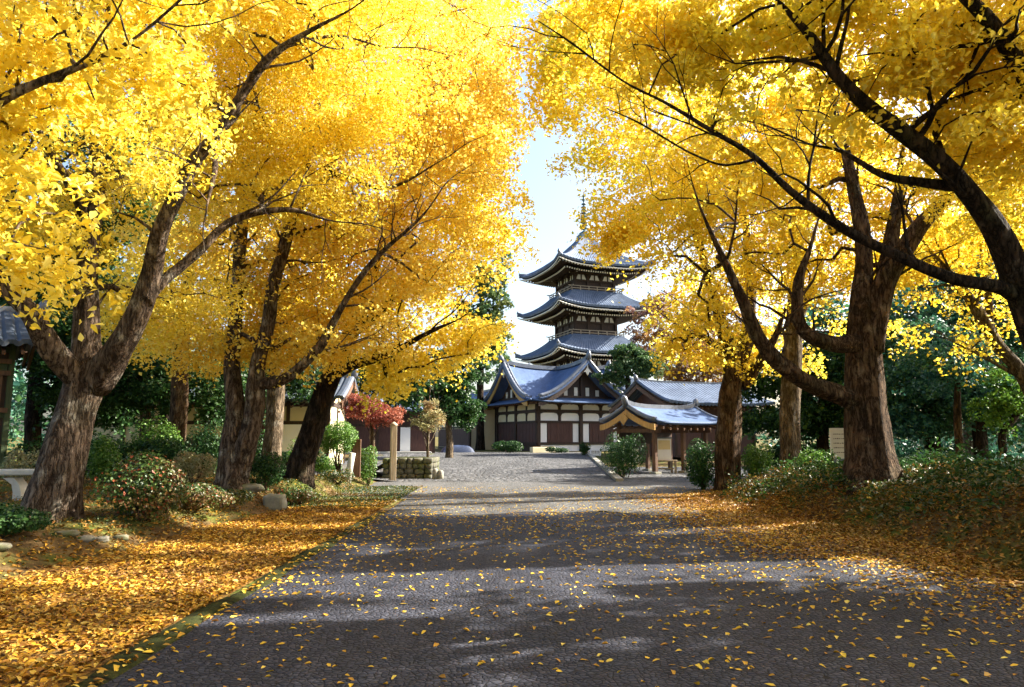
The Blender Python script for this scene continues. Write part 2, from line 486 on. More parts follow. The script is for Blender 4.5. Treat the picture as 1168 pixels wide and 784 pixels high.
def litter_mat(name, stops):
    n = NT(name)
    co = n.coord('Object')
    v = n.n('TexVoronoi', {'Vector': co, 'Scale': 17.0}, feature='F1')
    per = n.n('SeparateColor', {0: v.outputs[1]}).outputs[0]
    c = n.ramp(per, stops)
    a = n.noise(co, 1.1, 5, .65)
    c = n.mix(c, (.06, .055, .02), n.ramp(a, [(.5, (0, 0, 0)), (.68, (.75,) * 3)]))
    return n.finish(c, .9, n.noise(co, 26, 5, .7), .8, .03, .15)
M['litter'] = litter_mat('litter', [(0, (.06, .03, .012)), (.4, (.16, .08, .02)), (.8, (.30, .16, .03)), (1, (.42, .26, .05))])
M['grassy'] = litter_mat('grassy', [(0, (.09, .085, .02)), (.5, (.20, .18, .04)), (1, (.36, .30, .09))])

# ------------------------------------------------------------------ the setting: ground, road, verges, forecourt
def spaced(segs):
    out = []
    for a, b, st in segs:
        out += list(np.arange(a, b, st))
    return np.array(out + [segs[-1][1]])
def sheet(name, xs, ys, off, mat, zf=None):
    X, Y = np.meshgrid(xs, ys)
    Z = (hgt(X, Y) if zf is None else zf(X, Y)) + off
    V = np.stack([X, Y, Z], -1).reshape(-1, 3)
    nx, ny = len(xs), len(ys)
    i = np.arange(nx * ny).reshape(ny, nx)
    F = np.stack([i[:-1, :-1], i[:-1, 1:], i[1:, 1:], i[1:, :-1]], -1).reshape(-1, 4)
    o = link_np(name, V, F, mat, None, True)
    tag(o, kind='structure')
    return o
xs = spaced([(-900, -100, 100), (-100, -20, 8), (-20, -11, .5), (-11, -4.6, .16), (-4.6, 4.6, .6), (4.6, 11, .16), (11, 20, .5), (20, 100, 8), (100, 900, 100)])
ys = spaced([(-300, -20, 40), (-20, -2, 1.5), (-2, 30, .22), (30, 60, .8), (60, 140, 8), (140, 1500, 170)])
sheet('ground', xs, ys, 0.0, M['soil'])
def road_edge_sheet():
    ys_ = np.arange(-12, 27.3, .4)
    rows = []
    for y in ys_:
        xr = float(np.interp(y, [-12, 5, 13, 18, 21.5, 24, 27.3], [7.0, 6.0, 5.1, 4.7, 5.2, 10.5, 12]))
        xl = -2.84 if y < 16 else float(np.interp(y, [16, 19.5, 21, 27.3], [-2.84, -2.9, -7.5, -8]))
        rows.append([(xl + (xr - xl) * k / 10, y, .008) for k in range(11)])
    m = MB().grid(rows, True)
    tag(m.build('road', M['setts']), kind='structure')
road_edge_sheet()
xl_ = np.linspace(-6.1, -3.06, 12)
sheet('leaf_verge', xl_, np.arange(-6, 19.6, .4), .004, M['litter'], lambda X, Y: np.zeros_like(X))
sheet('grass_verge', np.linspace(-6.0, -2.95, 8), np.arange(17.0, 23.4, .4), .012, M['grassy'], lambda X, Y: hgt(X, Y) * .0)
# mossy flush edging between the verge and the road
m = MB()
m.grid([[(-3.05 + .05 * math.sin(y * 1.7) + .03 * math.sin(y * 4.1), y, .004), (-3.03 + .05 * math.sin(y * 1.7) + .03 * math.sin(y * 4.1), y, .022), (-2.95, y, .034), (-2.85 + .04 * math.sin(y * 2.3 + 1) + .02 * math.sin(y * 5.2), y, .022), (-2.83 + .04 * math.sin(y * 2.3 + 1) + .02 * math.sin(y * 5.2), y, .006)] for y in np.arange(-6, 16.2, .3)])
tag(m.build('kerb_strip', M['moss']), kind='structure')
ysf = np.arange(26.6, 54.1, .5)
m = MB()
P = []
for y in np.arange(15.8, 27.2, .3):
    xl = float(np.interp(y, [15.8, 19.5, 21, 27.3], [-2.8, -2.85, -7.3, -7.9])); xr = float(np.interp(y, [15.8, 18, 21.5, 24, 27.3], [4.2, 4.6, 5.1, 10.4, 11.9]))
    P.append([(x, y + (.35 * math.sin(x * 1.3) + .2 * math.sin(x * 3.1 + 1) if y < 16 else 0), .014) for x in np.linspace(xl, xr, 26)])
tag(m.grid(P).build('painted_sun_sheet', M['painted_sun_gravel']), kind='structure')  # pale sheet over the far road, painting its sunlit strips brighter
rows = []
for y in ysf:
    xr = kerb_x(y) - .12
    rows.append([(x, y, hz(min(x, kerb_x(y) - .4), y) + .02) for x in np.linspace(-9.5, xr, 14)])
tag(MB().grid(rows).build('forecourt', M['pebbles']), kind='structure')
sheet('pavilion_yard', np.linspace(4.3, 15, 10), np.arange(26.5, 40, .5), .018, M['pebbles'], lambda X, Y: np.where(X > 4.6, hgt(np.maximum(X, 5.0), Y), 0.0) * 1.0)
m = MB()
for k in range(12):
    y0 = 26.8 + k * 2.0; y1 = y0 + 1.97
    z0, z1 = hz(kerb_x(y0) - .5, y0), hz(kerb_x(y1) - .5, y1)
    b = len(m.v)
    for y, z in ((y0, z0), (y1, z1)):
        x = kerb_x(y)
        m.v += [(x - .13, y, z - .3), (x + .16, y, z - .6), (x + .16, y, z + .13), (x - .13, y, z + .13)]
    for q in ((0, 1, 2, 3), (7, 6, 5, 4), (0, 4, 5, 1), (1, 5, 6, 2), (2, 6, 7, 3), (3, 7, 4, 0)):
        m.f.append(tuple(b + i for i in q)); m.smooth.append(False)
tag(m.build('forecourt_kerb', M['stone'], bevel=.02), kind='structure')

# ------------------------------------------------------------------ leaves, twigs and trees
LEAF6 = np.array([(0, 0, 0), (-.25, .30, .09), (-.19, .62, .03), (0, 1.05, -.16), (.19, .62, .03), (.25, .30, .09)])
LEAF4 = np.array([(0, 0, 0), (-.34, .45, .12), (0, 1.0, -.05), (.34, .45, .12)])
def leaves(P, Nrm, size, fine, rg):
    """P centres, Nrm leaf normals, size lengths -> V, F"""
    n = len(P)
    a = rg.normal(size=(n, 3))
    t = a - Nrm * (a * Nrm).sum(1, keepdims=True)
    t /= np.linalg.norm(t, axis=1, keepdims=True) + 1e-9
    b = np.cross(Nrm, t)
    S = LEAF6 if fine else LEAF4
    k = len(S)
    wid = rg.uniform(.8, 1.35, n)
    fold = rg.uniform(.2, 2.0, n)
    V = (P[:, None, :] + size[:, None, None] * (S[None, :, 0:1] * wid[:, None, None] * b[:, None, :]
         + (S[None, :, 1:2] - .5) * t[:, None, :] + S[None, :, 2:3] * fold[:, None, None] * Nrm[:, None, :]))
    base = (np.arange(n) * k)[:, None, None]
    if fine: F = base + np.array([[0, 3, 2, 1], [0, 5, 4, 3]])[None]
    else: F = base + np.array([[0, 2, 1], [0, 3, 2]])[None]
    return V.reshape(-1, 3), F.reshape(-1, F.shape[2])

def unit(v):
    return v / (np.linalg.norm(v, axis=1, keepdims=True) + 1e-9)

SX, SY = SUN.x / SUN.z, SUN.y / SUN.z
def sunlit_ground(P):
    """True where the ray of sun through P lands on an open patch of ground"""
    x = P[:, 0] - SX * P[:, 2]; y = P[:, 1] - SY * P[:, 2]
    w = .35 * np.sin(x * 1.1 + .4) + .2 * np.sin(x * 2.7)
    band = 8.35 + .16 * x + .10 * w
    a = (np.abs(y - band - .35) < .62) & (x > -3.2) & (x < 5.0)
    b = (np.abs(y - 18.3 - .3 * w) < 1.5) & (x > -7) & (x < 4.2)
    c = (np.abs(y - 25.3 - .4 * w) < 2.1) & (x > -9) & (x < 12)
    d = (x > -8.5) & (x < -2.9) & (np.sin(y * 2.5 + 1.0 * w + .25 * x) > .35) & (y < 15.5)
    e = (np.abs(y - 7.2 - .16 * x) < .20) & (x > -3.4) & (x < -.6)
    # low sun reaching the right-hand face of the left crowns
    t = P[:, 0] + 3.5
    yy = P[:, 1] - t * SY / SX; zz = P[:, 2] - t / SX
    f = (t > 5.0) & (yy > 12.5) & (yy < 23) & (zz > 3.2) & (zz < 8.5) & (np.sin(P[:, 0] * 91.7 + P[:, 1] * 57.3 + P[:, 2] * 33.1) > -.05)
    return a | b | c | d | e | f

def spray_leaves(C, Rs, per, size, tilt, fine, rg, outward=None, droop=.35, thick=.16):
    n = len(C)
    up = np.tile(np.array([[0, 0, 1.0]]), (n, 1)) + rg.normal(0, tilt, (n, 3)) * np.array([1, 1, .3])
    if outward is not None: up = up + outward * .35
    up = unit(up)
    a = rg.normal(size=(n, 3)); e1 = unit(a - up * (a * up).sum(1, keepdims=True)); e2 = np.cross(up, e1)
    idx = np.repeat(np.arange(n), per)
    m = len(idx)
    ang = rg.uniform(0, 2 * np.pi, m)
    # leaves gather along five or so side twigs of each spray
    lob = np.floor(ang / (2 * np.pi) * 6) / 6 * 2 * np.pi
    ang = np.where(rg.uniform(size=m) < .6, lob + rg.normal(0, .22, m), ang)
    rr = np.sqrt(rg.uniform(.01, 1, m)) * Rs[idx]
    el = rg.uniform(.55, 1.0, n)
    zz = -droop * rr * rr / Rs[idx] + rg.normal(0, thick, m) * Rs[idx]
    P = C[idx] + e1[idx] * (rr * np.cos(ang))[:, None] + e2[idx] * (rr * np.sin(ang) * el[idx])[:, None] + up[idx] * zz[:, None]
    P[:, 2] -= droop * .4 * rr
    Nn = unit(up[idx] * .75 + rg.normal(0, .72, (m, 3)))
    sz = size * (.5 + rg.beta(2.0, 2.2, m))
    return P, Nn, sz

def grow_branches(nodes, C, m, rg, tip=.007, nrad=None):
    """connect spray centres to the limb skeleton, nearest first, with tapering branches"""
    N = [np.array(p) for p in nodes]
    pos = np.array(N); par = [-1] * len(N)
    nb = len(N)
    d0 = np.array([np.min(np.linalg.norm(pos - c, axis=1)) for c in C])
    segs = []
    allp = list(pos)
    for i in np.argsort(d0):
        c = C[i]
        A = np.array(allp)
        dd = np.linalg.norm(A - c, axis=1) + np.maximum(0, A[:, 2] - c[2]) * .7
        j = int(np.argmin(dd)); p = A[j]
        L = np.linalg.norm(c - p)
        k = max(2, int(L / .35))
        bend = rg.normal(0, .09, 3) * L; bend[2] = abs(bend[2]) + .06 * L
        prev = j
        chain = [j]
        for q in range(1, k + 1):
            t = q / k
            w = p + (c - p) * t + bend * math.sin(t * math.pi) + (rg.normal(0, .02, 3) if q < k else 0)
            allp.append(w); par.append(prev); prev = len(allp) - 1; chain.append(prev)
        segs.append(chain)
    cnt = np.zeros(len(allp))
    for ch in segs: cnt[ch[-1]] += 1
    for i in range(len(allp) - 1, nb - 1, -1):
        if par[i] >= 0: cnt[par[i]] += cnt[i]
    R_ = {i: r for i, r in enumerate(nrad)}
    for ch in segs:
        pts = [allp[i] for i in ch]
        if len(pts) < 2: continue
        rad = [tip * (max(cnt[i], 1) ** .5) for i in ch]
        lim = R_.get(ch[0], .02) * .75
        rad[0] = min(rad[1] * 1.15, lim)
        for k in range(1, len(rad)):
            rad[k] = max(.004, min(rad[k], rad[k - 1] * .985)); R_[ch[k]] = rad[k]
        m.tube(pts, rad, 5, False)

def side_twigs(m, q, rr, n, rg):
    """bare kinked side branches with forks, so that limbs do not read as clean tubes"""
    L = len(q)
    for _ in range(n):
        i = int(rg.uniform(.25, .97) * (L - 1))
        if rr[i] > .24: continue
        d = (q[min(i + 1, L - 1)] - q[max(i - 1, 0)]).normalized()
        def run(p, d, ln, r, depth):
            pts, k = [p.copy()], max(3, int(ln / .22))
            for j in range(k):
                d = (d + Vector(rg.normal(0, .22, 3)) + Vector((0, 0, .05))).normalized()
                pts.append(pts[-1] + d * (ln / k))
                if depth < 2 and j and rg.uniform() < .5:
                    run(pts[-1], (d + Vector(rg.normal(0, .65, 3))).normalized(), ln * rg.uniform(.3, .6), r * (1 - j / k) * .6 + .002, depth + 1)
            m.tube(pts, [r * (1 - .8 * j / k) for j in range(k + 1)], 5, False)
        a = Vector(rg.normal(0, 1, 3)); a = (a - d * a.dot(d)).normalized()
        run(q[i], (d * .7 + a + Vector((0, 0, .25))).normalized(), rg.uniform(.7, 2.2), min(rr[i] * .38, .035) + .004, 0)

def ellipsoid(n, shell, rg):
    d = unit(rg.normal(size=(n, 3)))
    r = rg.uniform(shell ** 3, 1, n) ** (1 / 3)
    return d * r[:, None], d

def tree(name, label, cat, group, base, limbs, blobs, leafmat, bark, leaf=.09, per=150, Rs=(.45, .8), fine=True,
         sides=26, dens=1.0, tilt=.28, shade=True, seed=1, rough=.12, flare=.75, droop=.35, keep=.05, tip=.010):
    """base (px, Y); limbs: lists of (px, py, Y, r); blobs: (px, py, Y, rx, ry, rz, sprays)"""
    rg = np.random.default_rng(seed)
    bx = at(base[0], HOR, base[1]).x
    if isinstance(base[1], tuple): base = (base[0], base[1][0])
    bz = hz(bx, base[1])
    org = Vector((bx, base[1], bz))
    root = empty(name, org, 0, label, cat, group)
    m = MB(); nodes = []; nrad = []
    for li, lb in enumerate(limbs):
        pts = [(*at(*p[:3]), p[3]) for p in lb]
        if li == 0: pts = [(bx, base[1], bz - .15, lb[0][3])] + pts[1:]
        e = Vector(pts[-1][:3]); d = (e - Vector(pts[-2][:3])).normalized()
        pts = pts[:-1] + [(*e, max(pts[-1][3] * .7, .012)), (*(e + d * .7 + Vector((0, 0, .12))), .012), (*(e + d * 1.3 + Vector((.1, 0, .1))), .005)]
        q, rr = spline(pts, max(.10, min(.25, pts[0][3] * .6)))
        q = [v - org for v in q]
        # kinks so that no limb is a clean arc
        q = [v + Vector((noise.noise(v * .8 + Vector((seed, li, 0))), noise.noise(v * .8 + Vector((0, seed, li))), 0)) * (.10 if li else .03) if 0 < i else v for i, v in enumerate(q)]
        m.tube(q, rr, sides if pts[0][3] > .15 else 10, True, rough * (1 if li == 0 else 1.5), flare if li == 0 else 0, seed + li * 3.7)
        k0 = max(1, len(q) // 3) if li == 0 else 1
        nodes += q[k0:]; nrad += rr[k0:]
        if fine or leaf < .13: side_twigs(m, q, rr, max(4, int(len(q) * .16)), rg)
    C, Rr, OUT = [], [], []
    for b in blobs:
        c = np.array(at(*b[:3]) - org)
        n = max(3, int(b[6] * dens))
        e, d = ellipsoid(n, .15, rg)
        e = e * np.where(rg.uniform(size=n) < .28, rg.uniform(1.05, 1.42, n), 1.0)[:, None]
        C.append(c + e * np.array(b[3:6])); OUT.append(d)
        Rr.append(rg.uniform(Rs[0], Rs[1], n))
    C = np.concatenate(C); Rr = np.concatenate(Rr); OUT = np.concatenate(OUT)
    if shade:
        k = ~(sunlit_ground(C + np.array(org)) & (rg.uniform(size=len(C)) > .35)); C, Rr, OUT = C[k], Rr[k], OUT[k]
    k = (C[:, 2] + org.z > 2.0); C, Rr, OUT = C[k], Rr[k], OUT[k]
    grow_branches(nodes, C, m, rg, tip, nrad)
    m.build('trunk', bark, root)
    P, Nn, sz = spray_leaves(C, Rr, per, leaf, tilt, fine, rg, OUT * .5, droop)
    if shade:
        k = ~(sunlit_ground(P + np.array(org)) & (rg.uniform(size=len(P)) > keep)); P, Nn, sz = P[k], Nn[k], sz[k]
    V, F = leaves(P, Nn, sz, fine, rg)
    link_np('crown', V, F, leafmat, root)
    return root

AV = 'yellow trees lining the road'
# --- left side
tree('avenue_tree', 'thick leaning grey-barked yellow tree at left, forking low beside the stone bench', 'tree', AV, (58, 12.2),
     [[(58, 588, 12.2, 0.322), (72, 525, 12.3, 0.35), (86, 470, 12.4, 0.308), (100, 428, 12.5, 0.329), (98, 390, 12.5, 0.224), (98, 330, 12.4, 0.189), (102, 260, 12.2, 0.161), (112, 190, 12, 0.133), (108, 120, 11.8, 0.105), (92, 30, 11.5, 0.07), (80, -60, 11, 0.035)],
      [(96, 440, 12.4, 0.238), (62, 402, 12.0, 0.196), (28, 352, 11.5, 0.162), (-10, 310, 11, 0.136), (-60, 250, 10, 0.085)],
      [(108, 440, 12.5, 0.281), (138, 402, 12.3, 0.23), (160, 360, 12.1, 0.187), (172, 310, 12, 0.162), (182, 270, 11.8, 0.145), (216, 192, 11.6, 0.111), (247, 154, 11.4, 0.0935), (277, 103, 11.3, 0.0765), (308, 67, 11.2, 0.0638), (354, 33, 11, 0.0425), (400, 10, 10.8, 0.017)],
      [(166, 345, 12, 0.128), (190, 318, 12.2, 0.102), (226, 286, 12.4, 0.085), (272, 250, 12.8, 0.0723), (329, 239, 13, 0.051), (378, 252, 13.2, 0.0213)],
      [(308, 67, 11.2, 0.0425), (330, 51, 11.6, 0.0382), (385, 41, 12, 0.0255), (440, 54, 12.4, 0.0102)],
      [(240, 160, 11.4, 0.0595), (246, 200, 11, 0.0425), (240, 235, 10.6, 0.0213)],
      [(100, 250, 12.2, 0.085), (60, 180, 10.5, 0.068), (20, 110, 9, 0.0425), (-20, 60, 8, 0.0255)]],
     [(130, 120, 9.6, 1.4, 1.0, 1.1, 28), (230, 30, 13, 3.0, 1.6, 2.0, 130), (385, 50, 13.5, 2.5, 1.8, 2.0, 115), (110, -60, 11.5, 4.2, 2.5, 2.0, 100), (350, -90, 12.5, 3.4, 2.6, 1.6, 80), (270, 160, 14.2, 2.2, 1.5, 1.9, 95),
      (50, 230, 12.2, 1.7, 1.0, 1.0, 40), (-60, 150, 11, 2.6, 2.2, 3, 60), (360, 180, 14.8, 2.0, 1.4, 1.8, 75), (185, 340, 14.5, 1.6, 1.3, .7, 34), (20, 20, 10.6, 2, 1.4, 1.5, 40)],
     M['leaf_gold'], M['bark_grey'], leaf=.078, per=185, seed=11, rough=.13, flare=1.0)
tree('avenue_tree', 'near yellow tree whose large-leaved boughs hang into the top left corner', 'tree', AV, (-330, 6.2),
     [[(-330, 700, 6.2, .32), (-330, 480, 6.2, .27), (-300, 300, 6.1, .22), (-240, 160, 6.0, .16), (-180, 60, 5.9, .08)],
      [(-310, 340, 6.1, .15), (-180, 250, 6.1, .10), (-60, 160, 6.1, .06), (60, 90, 6.0, .035), (150, 40, 6.0, .02)],
      [(-240, 160, 6, .10), (-120, 40, 6, .07), (20, -40, 6, .05), (160, -40, 6, .02)]],
     [(20, 60, 6.2, 1.0, .8, .70, 25), (10, 215, 6.4, .7, .6, .35, 11), (165, 75, 6.3, .60, .6, .5, 10), (-150, 60, 6, 1.3, 1.2, 1.4, 40), (120, -90, 6, 1.5, 1, .6, 30), (45, 285, 6.8, .5, .5, .22, 6)],
     M['leaf_gold'], M['bark_grey'], leaf=.09, per=92, Rs=(.28, .5), seed=12, tilt=.4, droop=.6)
tree('avenue_tree', 'twin-stemmed amber tree on the left bank behind the red-flecked shrub', 'tree', AV, (268, 17),
     [[(266, 556, 17, 0.328), (264, 520, 17, 0.281), (268, 470, 17, 0.218), (265, 420, 17.1, 0.195), (270, 340, 17.2, 0.164), (276, 255, 17.4, 0.133), (285, 170, 17.5, 0.0936), (300, 60, 17.5, 0.039)],
      [(272, 545, 17, 0.265), (284, 500, 16.9, 0.234), (292, 450, 16.9, 0.211), (298, 400, 16.9, 0.172), (312, 330, 16.8, 0.148), (334, 245, 16.6, 0.125), (352, 170, 16.4, 0.101), (362, 115, 16.2, 0.078), (380, 40, 16, 0.039)],
      [(292, 440, 16.9, .15), (328, 431, 16.6, .13), (365, 398, 16.3, .11), (380, 372, 16.2, .09), (425, 300, 16, .06), (490, 235, 15.6, .03)],
      [(340, 225, 16.6, .09), (365, 215, 16.4, .08), (392, 165, 16, .06), (440, 120, 15.8, .03)],
      [(352, 170, 16.4, .08), (400, 130, 16.6, .06), (450, 95, 17, .04), (520, 60, 17.5, .02)],
      [(338, 240, 16.6, .09), (380, 200, 15.8, .07), (440, 215, 15.4, .04), (500, 185, 15, .015)]],
     [(300, 280, 18.4, 3.3, 1.8, 2.5, 150), (400, 320, 18.3, 2.7, 1.8, 2.0, 115), (450, 190, 18, 3.0, 2.4, 2.9, 185), (300, 130, 18.8, 3.2, 2.0, 2.8, 120), (470, 60, 18, 2.8, 2.4, 2.4, 125), (235, 385, 18.2, 1.8, 1.6, .75, 48),
      (335, 392, 17.6, 1.6, 1.3, .55, 38), (350, -40, 18, 4, 3, 2, 80), (525, 150, 17.5, 1.5, 1.8, 2.0, 55)],
     M['leaf_amber'], M['bark_grey'], leaf=.098, per=108, Rs=(.5, .9), seed=13, fine=False)
tree('avenue_tree', 'dark-barked tree leaning right behind the left bank, its yellow boughs drooping over the clipped shrubs', 'tree', AV, (340, 20.2),
     [[(340, 545, 20.2, 0.385), (350, 512, 20.2, 0.35), (362, 475, 20.2, 0.322), (374, 440, 20.2, 0.294), (392, 400, 20.3, 0.231), (415, 340, 20.5, 0.182), (440, 270, 20.7, 0.14), (470, 190, 21, 0.091), (490, 110, 21, 0.042)],
      [(380, 430, 20.2, .17), (405, 415, 19.8, .14), (440, 405, 19.4, .10), (490, 378, 19, .06), (520, 365, 19, .02)],
      [(400, 380, 20.3, .16), (440, 350, 20.6, .11), (490, 310, 21, .07), (540, 280, 21, .03)]],
     [(470, 335, 21.5, 2.0, 1.8, 1.8, 85), (505, 220, 21.5, 1.9, 2.0, 2.6, 120), (455, 410, 20.6, 1.1, 1.2, .50, 32), (525, 110, 21, 1.8, 2.0, 2.0, 85), (520, 395, 21, .95, 1.2, .75, 28), (380, 350, 21.6, 2.0, 1.4, 1.3, 52), (445, 445, 19.6, .35, .6, .40, 9), (490, 20, 21, 2.4, 2, 1.6, 70),
      (560, 240, 21, 1.0, 1.4, 2.0, 42), (562, 140, 20.5, .9, 1.4, 1.5, 32), (548, 20, 20, 1.2, 1.4, 1.0, 22), (548, 376, 21, .9, 1.2, .40, 24)],
     M['leaf_gold'], M['bark_dark'], leaf=.115, per=88, Rs=(.5, .9), seed=14, fine=False, flare=.5)
tree('avenue_tree', 'slim straight-stemmed yellow tree in the shade between the two big left trunks', 'tree', AV, (203, 23),
     [[(203, 520, 23, .30), (204, 470, 23, .27), (206, 410, 23, .24), (212, 350, 23, .20), (222, 270, 23, .14), (230, 180, 23, .06)]],
     [(215, 310, 23, 2.4, 2.2, 1.6, 60), (240, 200, 23, 2.6, 2.4, 2.4, 70), (170, 365, 23, 1.5, 1.5, .8, 24)],
     M['leaf_gold'], M['bark_brown'], leaf=.13, per=90, Rs=(.5, .9), seed=15, fine=False, shade=False, flare=.3)
tree('avenue_tree', 'short pale lichen-spotted trunk in front of the white wall of the left house', 'tree', AV, (311, 23.5),
     [[(311, 525, 23.5, .32), (312, 490, 23.5, .29), (314, 455, 23.5, .28), (318, 400, 23.5, .22), (330, 330, 23.5, .14), (340, 260, 23.5, .06)]],
     [(335, 330, 24, 2.0, 2, 1.8, 45), (350, 250, 24, 2.2, 2, 1.6, 45)],
     M['leaf_gold'], M['bark_pale'], leaf=.13, per=90, Rs=(.5, .9), seed=16, fine=False, shade=False, flare=.3)
# --- right side
tree('avenue_tree', 'stout brown buttressed yellow tree on the right bank beside the notice board', 'tree', AV, (990, 15),
     [[(992, 548, 15, 0.44), (990, 500, 15, 0.43), (986, 440, 15, 0.40), (985, 390, 15, 0.326), (982, 350, 15, 0.229), (986, 300, 15.1, 0.192), (980, 247, 15.2, 0.163), (968, 190, 15.3, 0.118), (950, 110, 15.4, 0.0592)],
      [(992, 400, 15, .32), (1002, 350, 14.9, .26), (1016, 308, 14.7, .21), (1041, 272, 14.5, .18), (1082, 226, 14.2, .13), (1130, 150, 14, .07)],
      [(992, 370, 15, .20), (1010, 300, 15.3, .17), (1022, 245, 15.5, .13), (1030, 180, 15.8, .08)],
      [(978, 460, 14.9, .24), (950, 448, 14.6, .19), (920, 436, 14.3, .17), (886, 412, 14, .15), (866, 385, 13.8, .13), (848, 350, 13.7, .11), (826, 300, 13.6, .08), (806, 250, 13.5, .04)],
      [(976, 392, 14.9, .20), (952, 393, 14.5, .16), (928, 384, 14.2, .14), (914, 362, 14.1, .12), (912, 320, 14, .09), (925, 280, 13.9, .05)]],
     [(930, 255, 16.6, 2.3, 1.3, 1.7, 85), (830, 290, 15.6, 1.8, 1.3, 1.7, 62), (1010, 130, 16.8, 3.1, 1.8, 2.1, 105), (1090, 210, 16.2, 1.8, 1.2, 1.6, 55), (880, 150, 16.6, 2.8, 1.8, 2.1, 105), (960, 0, 16.5, 4.2, 2.4, 2.3, 100),
      (800, 200, 15.6, 1.9, 1.3, 1.6, 62), (1200, 60, 15.5, 3.2, 2.4, 2.8, 80), (790, 60, 16, 2.5, 2, 2.2, 95)],
     M['leaf_lemon'], M['bark_brown'], leaf=.095, per=150, Rs=(.45, .8), seed=21, flare=1.25, rough=.14)
tree('avenue_tree', 'near dark-limbed yellow tree at the right edge, its crooked boughs reaching left across the frame', 'tree', AV, (1262, 8.2),
     [[(1262, 610, 8.2, 0.272), (1238, 520, 8.2, 0.24), (1207, 430, 8.2, 0.216), (1184, 370, 8.2, 0.2), (1160, 310, 8.1, 0.16), (1136, 260, 8.0, 0.136), (1108, 222, 7.9, 0.12), (1074, 186, 7.8, 0.108), (1030, 152, 7.7, 0.096), (990, 122, 7.6, 0.08), (952, 84, 7.5, 0.068), (925, 45, 7.4, 0.052), (890, 5, 7.3, 0.032)],
      [(1180, 345, 8.2, 0.104), (1142, 327, 8.0, 0.08), (1080, 316, 7.9, 0.068), (1010, 286, 7.8, 0.06), (958, 258, 7.7, 0.052), (905, 222, 7.7, 0.04), (862, 182, 7.6, 0.032), (812, 150, 7.6, 0.0256), (764, 118, 7.6, 0.0176), (715, 92, 7.6, 0.008)],
      [(1098, 212, 7.9, 0.072), (1050, 207, 8.0, 0.056), (1006, 200, 8.2, 0.044), (960, 172, 8.4, 0.028), (925, 165, 8.6, 0.012)],
      [(1204, 410, 8.2, 0.16), (1212, 240, 8.0, 0.136), (1190, 130, 7.5, 0.112), (1150, 60, 7.0, 0.088), (1110, 5, 6.7, 0.064), (1040, -60, 6.5, 0.032)],
      [(860, 182, 7.6, 0.0176), (830, 190, 7.7, 0.0128), (790, 175, 7.8, 0.0064)],
      [(1030, 152, 7.7, 0.04), (1075, 120, 7.6, 0.032), (1130, 95, 7.5, 0.016)]],
     [(960, 60, 8.2, 1.5, 1.3, .75, 70), (1060, 110, 8.0, 1.1, 1.1, .7, 40), (790, 85, 8.6, 1.2, 1.2, .75, 48), (1120, 40, 7.6, .9, 1.0, .7, 35), (870, 150, 8.4, 1.0, 1.1, .6, 28), (1150, 170, 8.4, .6, .9, .5, 14), (700, 50, 9.2, 1.0, 1.2, .75, 36),
      (900, -80, 7.8, 3.0, 2.0, 1.0, 75), (1220, -100, 7.5, 3.2, 3.0, 2.4, 130), (1500, 0, 8, 3.0, 3, 2.2, 120), (1210, 190, 12.3, 2.2, 1.3, 1.6, 95), (1370, 230, 11.5, 2.0, 1.5, 1.6, 70), (900, -1500, 3.2, 3.8, 3.2, 1.2, 330), (420, -1000, 4.6, 3.2, 2.6, 1.2, 280), (1640, 60, 8.3, 2.0, 1.5, 2.0, 80), (1560, 210, 8.0, 1.6, 1.3, 1.3, 45)],  # the blobs overhead and beyond the frame are added to shade the road
     M['leaf_lemon'], M['bark_dark'], leaf=.085, per=150, Rs=(.3, .55), seed=22, keep=.02, rough=.10, flare=.5)
tree('avenue_tree', 'lumpy multi-limbed yellow tree at the road corner right of the open pavilion', 'tree', AV, (829, 22.2),
     [[(829, 548, 22.2, 0.38), (830, 500, 22.2, 0.35), (834, 450, 22.2, 0.35), (836, 420, 22.2, 0.304), (826, 380, 22.2, 0.198), (812, 330, 22, 0.152), (796, 270, 21.8, 0.114), (780, 210, 21.6, 0.0608)],
      [(838, 430, 22.2, .28), (852, 385, 22.3, .22), (856, 330, 22.4, .17), (850, 260, 22.5, .12), (845, 190, 22.5, .05)],
      [(846, 440, 22.2, .20), (868, 410, 22, .15), (885, 380, 21.8, .10), (900, 345, 21.6, .05)],
      [(824, 400, 22.2, .14), (800, 385, 21.8, .10), (770, 370, 21.4, .05)]],
     [(775, 330, 21.5, 1.7, 2, 1.8, 100), (758, 230, 20.5, 1.7, 2.2, 2.2, 115), (830, 300, 22, 2.0, 2, 2, 95), (810, 400, 21.5, 1.4, 1.6, .55, 30), (850, 180, 22, 2.4, 2.4, 2.2, 110), (718, 130, 20, 1.6, 2.2, 1.8, 100), (885, 390, 22.5, 1.4, 1.6, .8, 34), (768, 395, 21.2, .5, .8, .8, 16), (722, 288, 20.8, .9, 1, .9, 36), (742, 345, 21, .7, .8, .6, 22), (705, 240, 20.6, .8, 1, .8, 26), (738, 300, 20.8, .6, .8, .5, 18), (712, 268, 20.6, .5, .8, .5, 16), (770, 50, 21, 3, 3, 2.6, 120), (682, 60, 19.5, 1.3, 2, 1.8, 62), (668, 175, 20, .6, 1.2, .8, 20), (690, 245, 20, .5, .9, .6, 12), (640, 110, 19.5, .5, 1, .7, 14), (632, 50, 19, .7, 1.2, 1.0, 18), (596, -10, 19, .7, 1.2, .3, 6)],
     M['leaf_mixed'], M['bark_brown'], leaf=.12, per=120, Rs=(.5, .9), seed=23, fine=False, flare=.5, rough=.22)
